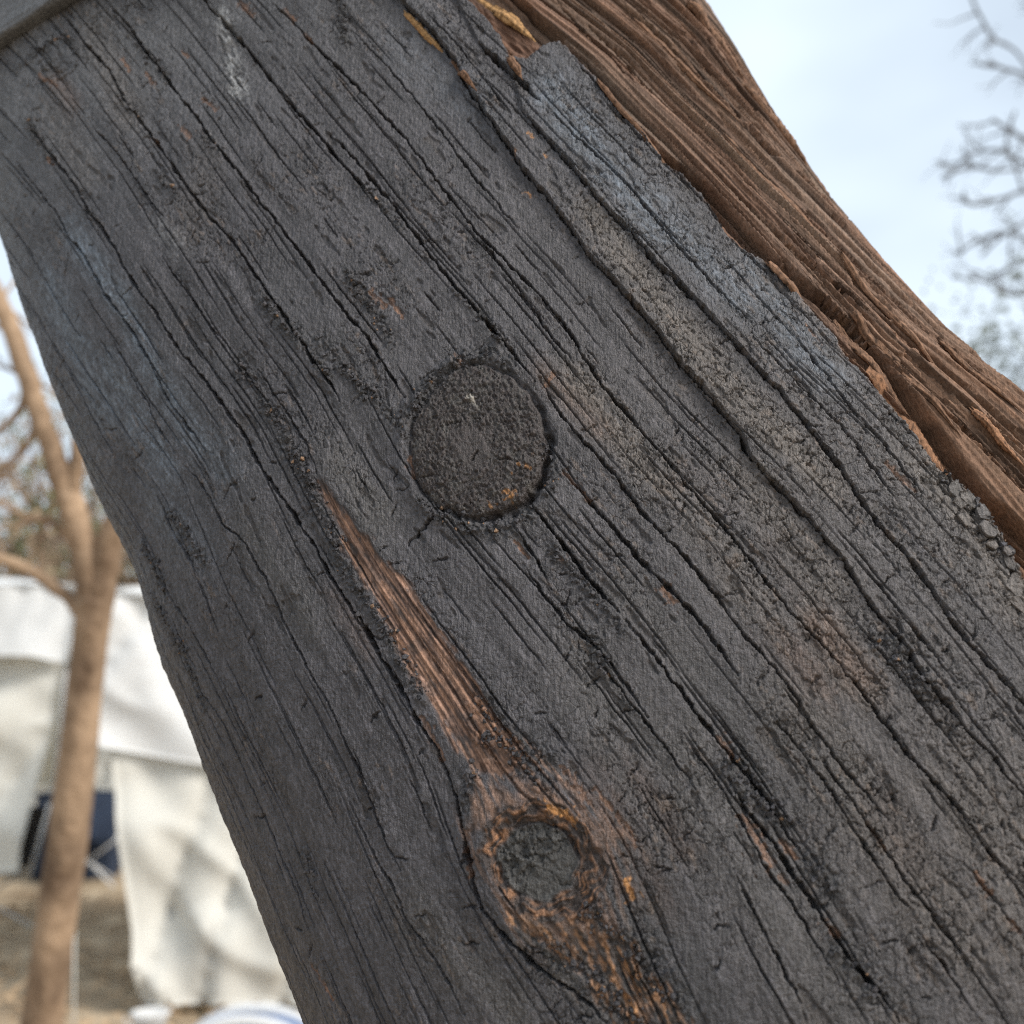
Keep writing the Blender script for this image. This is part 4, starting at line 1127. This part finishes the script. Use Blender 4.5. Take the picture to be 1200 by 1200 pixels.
# ------------------------------------------------------------------ trees
M_BARK = simple_mat('pale_bark', (.25, .165, .11), .55, 7, .9, .9, 30, .15, (1, 1, .6), col2=(.42, .295, .195))
M_BARK2 = simple_mat('grey_bark', (.24, .18, .135), .3, 8, .9, .5, 30, .15)
M_TWIG = simple_mat('grey_twig', (.17, .18, .20), .3, 8, .9, .3, 30, .15)

def spline(ps, n):
    ps = np.array(ps, float); t = np.linspace(0, len(ps)-1, n); out = []
    for v_ in t:
        i = min(int(v_), len(ps)-2); f = v_-i
        p0, p1, p2, p3 = ps[max(i-1, 0)], ps[i], ps[i+1], ps[min(i+2, len(ps)-1)]
        out.append(.5*((2*p1)+(-p0+p2)*f+(2*p0-5*p1+4*p2-p3)*f*f+(-p0+3*p1-3*p2+p3)*f**3))
    return np.array(out)

def limb_px(mb, pl, dist, wob=.12, n=8, sides=9, jit=0.0, thin=1.0):
    """pl: (px, py, width px[, extra distance])"""
    P = [at(p[0], p[1], dist+(p[3] if len(p) > 3 else 0)) for p in pl]
    R_ = [p[2]*thin/FPX*dist/2 for p in pl]
    m = len(pl)*4
    C = spline(P, m); rr_ = np.interp(np.linspace(0, len(pl)-1, m), range(len(pl)), R_)
    if jit: C = C + np.array([[rng.uniform(-jit, jit) for _ in range(3)] for _ in range(m)])*rr_[:, None]
    mb.tube(C, rr_, sides, wob)
    return C, rr_

def grow(mb, p, d, ln, rad, depth, rs, spread=.7, droop=0.0, leaves=None):
    """a wandering branch with forks"""
    n = 5; pts_ = [p]; dd = d/np.linalg.norm(d); rads = [rad]
    for i in range(n):
        dd = dd + rs.randn(3)*.16 + np.array([0, 0, droop]); dd /= np.linalg.norm(dd)
        pts_.append(pts_[-1]+dd*ln/n); rads.append(rad*(1-.5*(i+1)/n))
    mb.tube(pts_, rads, 5 if depth < 3 else 7, .1, cap=False)
    if leaves is not None and depth <= 1: leaves.append(pts_[-1]); leaves.append(pts_[3])
    if depth <= 0: return
    for k in range(rs.randint(2, 4)):
        j = rs.randint(2, n+1); nd = dd + rs.randn(3)*spread
        grow(mb, pts_[j], nd, ln*rs.uniform(.55, .8), rads[j]*.68, depth-1, rs, spread, droop, leaves)

# the bare tree on the left
foot = at(15, 1600, 3.0); foot[2] = -.03
bare_tree = empty('bare_tree', foot)
tag(bare_tree, 'bare brown tree with slender trunk standing before the white tents', 'tree')
mb = MB()
C, _ = limb_px(mb, [(5, 1640, 66), (22, 1420, 56), (44, 1240, 48), (60, 1120, 46), (80, 980, 45), (98, 820, 40), (108, 735, 40), (112, 700, 42)], 3.0, .07, sides=28)
bt_trunk = mb.build('trunk', M_BARK, bare_tree)
limbs = [
 [(110, 715, 36), (102, 660, 34), (90, 610, 32), (74, 565, 29), (48, 490, 25), (30, 435, 24), (6, 368, 22), (-40, 280, 18)],
 [(112, 715, 36), (122, 665, 34), (138, 610, 32), (168, 540, 28), (210, 450, 22), (270, 350, 16)],
 [(104, 735, 20), (86, 706, 16), (50, 678, 14), (15, 660, 13), (-30, 648, 11)],
 [(84, 590, 20), (92, 520, 16), (88, 460, 13), (70, 400, 10), (65, 330, 8)],
 [(34, 440, 12), (26, 475, 9), (5, 500, 8), (-30, 520, 6)],
 [(98, 640, 12), (60, 612, 9), (20, 600, 7), (-30, 570, 5)],
 [(60, 515, 10), (42, 505, 8), (20, 540, 6), (-10, 560, 5)],
]
for i, pl in enumerate(limbs):
    mb = MB(); limb_px(mb, pl, 3.0, .12, sides=12, jit=.12); mb.build('limb', M_BARK, bt_trunk)
rs = np.random.RandomState(4); mb = MB()
for (x, y) in [(30, 665), (60, 605), (20, 390), (72, 420), (50, 500), (10, 560), (88, 470), (45, 675), (5, 655), (0, 360)]:
    p = at(x, y, 3.0); grow(mb, p, np.array([rs.uniform(-1, .2), rs.uniform(-.3, .3), rs.uniform(-.3, .9)]), .3, .006, 2, rs)
tw = mb.build('twigs', M_BARK, bare_tree); tw['kind'] = 'stuff'

# far trees and shrubs behind the tents
def leaf_cloud(name, mat, parent, pts_, n, spread, size, rs):
    V = []; Fc = []
    for k in range(n):
        c0 = np.array(pts_[rs.randint(len(pts_))]) + rs.randn(3)*spread
        a = rs.randn(3); a /= np.linalg.norm(a); b_ = np.cross(a, rs.randn(3)); b_ /= np.linalg.norm(b_)
        sz = size*rs.uniform(.5, 1.3); b = len(V)
        V += [c0-a*sz, c0+b_*sz*.5, c0+a*sz, c0-b_*sz*.5]; Fc.append((b, b+1, b+2, b+3))
    return mesh_obj(name, np.array(V), np.array(Fc), mat, parent, smooth=False)
M_BROWNLEAF = simple_mat('dry_leaf', (.36, .27, .18), .4, 2, .8, 0, 1, .2, trans=.3)
M_GREENLEAF = simple_mat('dull_green_leaf', (.17, .20, .10), .4, 2, .7, 0, 1, .2, trans=.3)
M_OLIVELEAF = simple_mat('grey_green_leaf', (.17, .19, .15), .35, 2, .7, 0, 1, .2, trans=.3)
def far_tree(name, label, px, dist, h, lean, seed, mat, nl, lsize, lmat, depth=4, group=None, spread=.18, droop=0.0, cat='tree'):
    b = at(px, 800, dist); b[2] = -.05
    t = empty(name, b); tag(t, label, cat, group)
    rs = np.random.RandomState(seed); tips = []
    mb = MB(); k = 7
    tp = [b + np.array([lean*h*(i/k)**1.3 + rs.randn()*.04*h*(i > 0)*.4, rs.randn()*.03*(i > 0), h*.55*i/k]) for i in range(k+1)]
    tr_ = [h*.022*(1-.5*i/k) for i in range(k+1)]
    mb.tube(tp, tr_, 12, .1); mb.build('trunk', mat, t)
    mc = MB()
    for i in range(2, k+1):
        for q_ in range(2 if i < k else 4):
            grow(mc, tp[i], np.array([rs.randn(), rs.randn()*.7, rs.uniform(.3, 1.3)]), h*.26, tr_[i]*.6, depth-2, rs, .6, droop, tips)
    mc.build('crown', mat, t)
    if nl:
        lo_ = leaf_cloud('foliage', lmat, t, tips, nl, spread, lsize, rs); lo_['kind'] = 'stuff'
    return t
far_tree('far_tree', 'tall thin brown tree behind the left tent, its crown in the sky gap', 25, 17.0, 8.6, .05, 41, M_BARK2, 1200, .08, M_BROWNLEAF, 5)
far_tree('far_tree', 'brown tree behind the gap between the tents with dull green leaves', 95, 19.0, 8.4, -.06, 42, M_BARK2, 2600, .10, M_GREENLEAF, 5, spread=.3)
far_tree('far_tree', 'bare pale brown tree just left of the charred log', 150, 18.0, 8.4, .03, 43, M_BARK2, 1500, .08, M_BROWNLEAF, 5, spread=.3)
far_tree('far_tree', 'farthest grey brown tree beyond the tents at the left edge', -20, 23.0, 9.0, .02, 44, M_BARK2, 2500, .11, M_BROWNLEAF, 5, spread=.4)
def shrub(name, label, px, dist, w_, h, seed, mat, n, lsize):
    b = at(px, 800, dist); b[2] = -.03
    t = empty(name, b); tag(t, label, 'shrub')
    rs = np.random.RandomState(seed); tips = []; mb = MB()
    for k in range(11):
        grow(mb, b+np.array([rs.uniform(-.3, .3)*w_, rs.uniform(-.2, .2), 0]), np.array([rs.randn()*.45, rs.randn()*.3, 1.0]), h*.5, .018*h, 2, rs, .5, 0, tips)
    mb.build('stems', M_BARK2, t)
    lo_ = leaf_cloud('foliage', mat, t, tips, n, .16*h*.5, lsize, rs); lo_['kind'] = 'stuff'
shrub('shrub', 'brown leafy shrub rising behind the tents at the left edge', 5, 16.0, 3.8, 4.7, 51, M_BROWNLEAF, 1700, .08)
shrub('shrub', 'dull green shrub behind the trunk of the bare tree', 60, 17.5, 3.4, 5.0, 52, M_GREENLEAF, 1600, .085)
shrub('shrub', 'brown shrub behind the tents beside the charred log', 150, 16.6, 3.6, 4.8, 53, M_BROWNLEAF, 1700, .08)

# a distant wooded rise closes the view
hv = []; hn = 160
for i in range(hn+1):
    a = math.pi*i/hn
    d_ = 160; x = d_*math.cos(a)*1.6; y = 30+d_*math.sin(a)
    hgt = 5.5+2.2*math.sin(i*.37)+1.4*math.sin(i*1.13+1)+.8*math.sin(i*2.9)
    hv += [(x, y, -1), (x*1.01, y+2, hgt*.7), (x*1.08, y+14, hgt)]
hf = []
for i in range(hn):
    for j in (0, 1): hf.append((i*3+j, (i+1)*3+j, (i+1)*3+j+1, i*3+j+1))
M_HILL = simple_mat('far_woods', (.30, .27, .22), .3, .12, .95, .5, .4, .1)
tag(mesh_obj('hills', hv, hf, M_HILL), kind='structure')

# the dark twiggy tree reaching in from the right
RD = 6.0
b = at(1390, 1500, RD); b[2] = -.03
rt_ = empty('twiggy_tree', b); tag(rt_, 'dark bare tree reaching thick grey twigs into the sky at right', 'tree')
mb = MB(); limb_px(mb, [(1400, 1560, 150), (1385, 1100, 120), (1370, 700, 95), (1350, 400, 75), (1330, 100, 55), (1300, -200, 40), (1290, -500, 25)], RD, .08, sides=16)
rt_trunk = mb.build('trunk', M_TWIG, rt_)
RB = [
 [(1335, 180, 30), (1270, 130, 18), (1205, 90, 11), (1175, 80, 9), (1158, 72, 12)],
 [(1215, 96, 10), (1190, 60, 8), (1165, 45, 9), (1148, 18, 9), (1140, 2, 8)],
 [(1350, 260, 30), (1270, 200, 18), (1215, 172, 12), (1180, 150, 9), (1162, 140, 11)],
 [(1240, 186, 12), (1200, 190, 10), (1170, 176, 9), (1140, 180, 10), (1126, 190, 12)],
 [(1215, 195, 10), (1170, 200, 8), (1135, 196, 9), (1104, 208, 10)],
 [(1355, 330, 30), (1275, 265, 20), (1215, 225, 13), (1175, 232, 11), (1140, 240, 11), (1128, 226, 9)],
 [(1240, 245, 12), (1200, 262, 10), (1170, 280, 9), (1150, 300, 8)],
 [(1360, 400, 30), (1270, 330, 18), (1210, 285, 12), (1175, 272, 9), (1140, 285, 8), (1122, 300, 7)],
 [(1230, 300, 12), (1190, 310, 10), (1160, 330, 9), (1135, 320, 7)],
 [(1300, 350, 20), (1230, 340, 12), (1190, 345, 10), (1165, 338, 9)],
 [(1200, 225, 9), (1188, 190, 8), (1180, 165, 8), (1190, 130, 7)],
 [(1330, 60, 24), (1265, 30, 14), (1215, 10, 9), (1190, -30, 7)],
]
rs = np.random.RandomState(9); mt_ = MB()
for pl in RB:
    mb = MB(); C, R__ = limb_px(mb, pl, RD, .2, sides=8, jit=.1, thin=.4); mb.build('limb', M_TWIG, rt_trunk)
    for j in range(6, len(C)-1, 3):
        grow(mt_, C[j], np.array([-rs.uniform(.1, 1), rs.randn()*.5, rs.uniform(-.6, .8)]), .16, max(R__[j]*.5, .008), 1, rs, .6)
tw = mt_.build('twigs', M_TWIG, rt_); tw['kind'] = 'stuff'
far_tree('far_tree', 'pale grey green tree low in the sky right of the log', 1235, 17.0, 9.6, -.03, 61, M_TWIG, 3000, .10, M_OLIVELEAF, 5, spread=.45)
far_tree('far_tree', 'bare grey tree beyond the right end of the log', 1165, 24.0, 11.8, .02, 62, M_TWIG, 2600, .09, M_OLIVELEAF, 5, spread=.5)

# ------------------------------------------------------------------ tents
M_CLOTH = simple_mat('white_tent_cloth', (.82, .82, .81), .05, 1.2, .8, .25, 5, .2, trans=.4)
M_CREAM = simple_mat('cream_tent_cloth', (.80, .785, .73), .05, .9, .8, .3, 4, .2, trans=.4)
M_METAL = simple_mat('tent_pole_metal', (.55, .56, .57), .1, 5, .4, 0, 1, .5)
M_NAVY = simple_mat('navy_fabric', (.022, .032, .055), .3, 5, .8, .2, 60, .2)
M_BLACK = simple_mat('black_fabric', (.02, .02, .022), .3, 5, .8, .2, 60, .2)
M_BLUE = simple_mat('blue_tarp', (.16, .21, .33), .2, 5, .5, .3, 25, .4)
M_ROPE = simple_mat('tent_rope', (.6, .6, .56), .1, 9, .9, 0, 1, .2)

def cloth(name, quad, mat, parent, seed, amp=.03, nu=70, nv=60, thick=.004, fold=3.0, sag=0.0, dirn=None):
    """quad: four corners a(top left) b(top right) c(bottom right) d(bottom left)"""
    a, b_, c, d_ = [np.array(q_, float) for q_ in quad]
    u = np.linspace(0, 1, nu); v_ = np.linspace(0, 1, nv)
    U, Vv = np.meshgrid(u, v_, indexing='ij')
    P = (1-U)[..., None]*((1-Vv)[..., None]*a+Vv[..., None]*d_) + U[..., None]*((1-Vv)[..., None]*b_+Vv[..., None]*c)
    n_ = np.cross(b_-a, d_-a); n_ /= np.linalg.norm(n_)
    w_ = np.linalg.norm(b_-a); hgt = np.linalg.norm(d_-a)
    X1 = U*w_; Y1 = Vv*hgt
    h = noise(X1*fold, Y1*.5+X1*.4, seed)*(.35+.65*Vv) + .7*noise(X1*1.1+Y1*1.3, Y1*.9-X1*.8, seed+1)
    h += 1.1*np.abs(noise(X1*1.2-Y1*1.0, Y1*.6+X1*.5, seed+2)) - .8*np.abs(noise(X1*.9+Y1*1.2, Y1*.5-X1*.3, seed+4))
    h += .9*(1-np.abs(noise(X1*2.1+Y1*.8, Y1*.35, seed+6)))**7 - .7*(1-np.abs(noise(X1*1.3-Y1*1.1, Y1*.4+X1*.3, seed+8)))**8
    h = h*amp
    P = P + h[..., None]*n_
    P[..., 2] -= sag*4*(U*(1-U))*(1-Vv)**0
    B = P - n_*thick
    m = nu*nv; ii = np.arange(m).reshape(nu, nv)
    f = np.stack([ii[:-1, :-1], ii[1:, :-1], ii[1:, 1:], ii[:-1, 1:]], -1).reshape(-1, 4)
    fb_ = f[:, ::-1]+m
    ed = list(ii[:, 0])+list(ii[-1, 1:])+list(ii[-2::-1, -1])+list(ii[0, -2:0:-1])
    ef = np.array([(ed[i], ed[(i+1) % len(ed)], ed[(i+1) % len(ed)]+m, ed[i]+m) for i in range(len(ed))])
    return mesh_obj(name, np.vstack([P.reshape(-1, 3), B.reshape(-1, 3)]), np.vstack([f, fb_, ef]), mat, parent)

def pole(name, p0, p1, rad, parent, mat=M_METAL):
    mb = MB(); mb.tube([p0, (np.array(p0)+np.array(p1))/2, p1], rad, 10); return mb.build(name, mat, parent)

def tent(name, label, x0, x1, y0, y1, eave, peak, seed, front_bottom=(0.02, .02), front_x=None, vall=.85, vsag=.10, fl=None, hem=(.03, .03, .03), xb1=None):
    xb1 = x1 if xb1 is None else xb1
    t = empty(name, ((x0+x1)/2, (y0+y1)/2, 0)); tag(t, label, 'tent', None)
    fx0, fx1 = front_x if front_x else (x0, x1)
    wl = cloth('front_wall', [(x0, y0, eave-.3), (x1, y0, eave-.3), (fx1, y0-.12, front_bottom[1]), (fx0, y0-.12, front_bottom[0])] if fl is None else fl, M_CREAM, t, seed, .09)
    # hem seam and a door zip line down the wall
    cloth('side_wall', [(x0, y1, eave), (x0, y0, eave), (fx0, y0-.11, hem[0]), (x0, y1, hem[0])], M_CREAM, t, seed+3, .04, 40, 30)
    cloth('side_wall', [(x1, y0, eave), (xb1, y1, eave), (xb1, y1, hem[1]), (x1, y0, hem[1])], M_CREAM, t, seed+5, .04, 40, 30)
    cloth('back_wall', [(xb1, y1, eave), (x0, y1, eave), (x0, y1, hem[2]), (xb1, y1, hem[2])], M_CREAM, t, seed+7, .04, 40, 30)
    cloth('valance', [(x0-.03, y0-.10, eave+.02), (x1+.03, y0-.10, eave+.02), (x1+.03, y0-.17, eave-vall-.34), (x0-.03, y0-.17, eave-vall)], M_CLOTH, t, seed+9, .08, 70, 40, .004, 2.0, vsag)
    xm, ym = (x0+(x1+xb1)/2)/2, (y0+y1)/2
    rx0, rx1 = xm-.25*(x1-x0), xm+.25*(x1-x0)
    cloth('roof_panel', [(rx0, ym, peak), (rx1, ym, peak), (x1+.05, y0-.11, eave), (x0-.05, y0-.11, eave)], M_CLOTH, t, seed+11, .03, 60, 40)
    cloth('roof_panel', [(rx1, ym, peak), (rx0, ym, peak), (x0-.05, y1+.1, eave), (xb1+.05, y1+.1, eave)], M_CLOTH, t, seed+13, .03, 60, 40)
    cloth('roof_panel', [(rx0, ym, peak), (rx0, ym+.01, peak), (x0-.05, y0-.11, eave), (x0-.05, y1+.1, eave)], M_CLOTH, t, seed+15, .02, 30, 30)
    cloth('roof_panel', [(rx1, ym+.01, peak), (rx1, ym, peak), (xb1+.05, y1+.1, eave), (x1+.05, y0-.11, eave)], M_CLOTH, t, seed+17, .02, 30, 30)
    for (x, y) in ((x0+.40, y0+.05), (x1-.04, y0+.05), (x0+.04, y1-.05), (xb1-.04, y1-.05)):
        pole('pole', (x, y, -.02), (x, y, eave-.02), .02, t)
    return t
tent('tent', 'white tent with cream front wall hanging right of the bare tree', -2.50, 1.3, 6.42, 9.0, 2.36, 2.62, 401, front_bottom=(.03, .02), front_x=(-2.07, 1.3), vall=.90, vsag=.10)
tent('tent', 'white tent at the left edge with its front wall pulled up', -8.2, -3.56, 8.5, 11.0, 2.68, 2.98, 431, vall=.26, vsag=.03,
     fl=[(-8.2, 8.5, 2.5), (-3.56, 8.5, 2.5), (-3.70, 8.25, .50), (-8.2, 8.4, .06)], hem=(1.2, 1.1, 1.2), xb1=-5.2)
tent('tent', 'white tent standing farther back between the two nearer tents', -6.0, -2.0, 12.4, 14.6, 2.9, 3.2, 461, vall=.2,
     fl=[(-6.0, 12.4, 2.75), (-2.0, 12.4, 2.75), (-2.0, 12.3, .70), (-6.0, 12.3, .72)], hem=(1.2, 1.2, 1.2))

# folding chairs left in the gaps
def folding_chair(label, loc, rz, mat):
    t = empty('folding_chair', loc); tag(t, label, 'chair', None)
    c_, s_ = math.cos(rz), math.sin(rz); R = np.array([[c_, -s_, 0], [s_, c_, 0], [0, 0, 1]]); L0 = np.array(loc, float)
    P = lambda x, y, z: L0 + R @ np.array([x, y, z])
    cloth('seat', [P(-.25, .2, .43), P(.25, .2, .43), P(.25, -.24, .46), P(-.25, -.24, .46)], mat, t, 91, .01, 14, 12, .01)
    cloth('backrest', [P(-.27, .33, .92), P(.27, .33, .92), P(.25, .2, .46), P(-.25, .2, .46)], mat, t, 93, .012, 14, 12, .01)
    for a_, b_ in (((-.28, -.25, 0), (.26, .22, .45)), ((.28, -.25, 0), (-.26, .22, .45)), ((-.28, .28, 0), (.27, -.24, .46)), ((.28, .28, 0), (-.27, -.24, .46))):
        pole('leg', P(*a_), P(*b_), .012, t)
    for x in (-.28, .28): pole('back_post', P(x, .2, .4), P(x, .34, .95), .012, t)
folding_chair('dark navy folding chair standing in the gap right of the tree trunk', (-4.36, 11.3, 0), .3, M_NAVY)
folding_chair('black folding chair under the pulled up wall of the left tent', (-4.2, 8.75, 0), -.4, M_BLACK)

# dark storage box stacked behind the chair
def crate(label, loc, h, mat, rz):
    t = empty('storage_box', loc); tag(t, label, 'box', None)
    c_, s_ = math.cos(rz), math.sin(rz); R = np.array([[c_, -s_, 0], [s_, c_, 0], [0, 0, 1]]); L0 = np.array(loc, float)
    mb = MB(); mb.box(L0+np.array([0, 0, h[2]]), h, R); mb.build('box_body', mat, t, smooth=False)
    mb = MB(); mb.box(L0+np.array([0, 0, h[2]*2+.022]), (h[0]+.015, h[1]+.015, .022), R); mb.build('lid', mat, t, smooth=False)
    mb = MB(); mb.tube([L0+R @ np.array([-.08, -h[1]-.01, h[2]*1.4]), L0+R @ np.array([0, -h[1]-.03, h[2]*1.35]), L0+R @ np.array([.08, -h[1]-.01, h[2]*1.4])], .008, 6); mb.build('handle', M_METAL, t)
crate('tall dark blue storage box in the shade behind the navy chair', (-4.75, 12.0, 0), (.40, .25, .42), M_NAVY, .1)

# guy rope between the tents
mb = MB(); mb.tube([(-2.50, 6.3, .95), (-2.40, 6.1, .5), (-2.28, 5.9, .0)], .005, 6)
o = mb.build('guy_rope', M_ROPE, None); tag(o, 'thin pale guy rope running down beside the bare tree', 'rope')

# low blue and white cover and a small white tub in front of the right tent
def cover():
    c0 = at(300, 1200, 4.4); c0[2] = 0
    t = empty('covered_bundle', c0); tag(t, 'low rounded blue cover with white edge at the foot of the tent', 'cover')
    nu, nv = 48, 22; V = []; Cw = []
    for j in range(nv):
        a = (j/(nv-1))*math.pi/2
        for i in range(nu):
            b_ = 2*math.pi*i/nu; rad = .30*math.cos(a)**.6*(1+.04*math.sin(5*b_)+.02*math.sin(11*b_))
            V.append(c0+np.array([rad*math.cos(b_)*1.15, rad*math.sin(b_)*.8, 0.005+.355*math.sin(a)**.8]))
    f = [(j*nu+i, j*nu+(i+1) % nu, (j+1)*nu+(i+1) % nu, (j+1)*nu+i) for j in range(nv-1) for i in range(nu)]
    mesh_obj('cover_body', V, f, M_BLUE, t)
    mb = MB()
    for w0 in (-1, 1):
        ring_ = [c0+np.array([0.325*math.sin(a)*1.06, -.10*w0-.10, 0.365*max(math.cos(a), 0)**.75+.012]) for a in np.linspace(-1.5, 1.5, 24)]
        mb = MB(); mb.tube(ring_, .022, 8); mb.build('edge_band', M_CLOTH, t)
cover()
def tub():
    c0 = at(176, 1195, 5.2); c0[2] = 0
    t = empty('white_tub', c0); tag(t, 'small white tub on the leaves beside the tent corner', 'tub')
    n = 20; V = []
    for (rad, z) in ((.075, 0), (.085, .14), (.095, .145), (.095, .16), (.08, .16), (.065, .02)):
        V += [c0+np.array([rad*math.cos(2*math.pi*i/n), rad*math.sin(2*math.pi*i/n), z]) for i in range(n)]
    f = [(j*n+i, j*n+(i+1) % n, (j+1)*n+(i+1) % n, (j+1)*n+i) for j in range(5) for i in range(n)] + [tuple(range(n-1, -1, -1)), tuple(5*n+i for i in range(n))]
    mesh_obj('tub_body', V, f, M_CLOTH, t)
    mb = MB(); mb.tube([c0+np.array([.095*math.cos(a), 0, .155-.06*math.sin(a)-0.0]) + np.array([0, -.098, 0]) for a in np.linspace(0, math.pi, 9)], .005, 5); mb.build('handle', M_METAL, t)
tub()

# print('TRIS', sum(len(o.data.polygons)*2 for o in bpy.data.objects if o.type == 'MESH'))
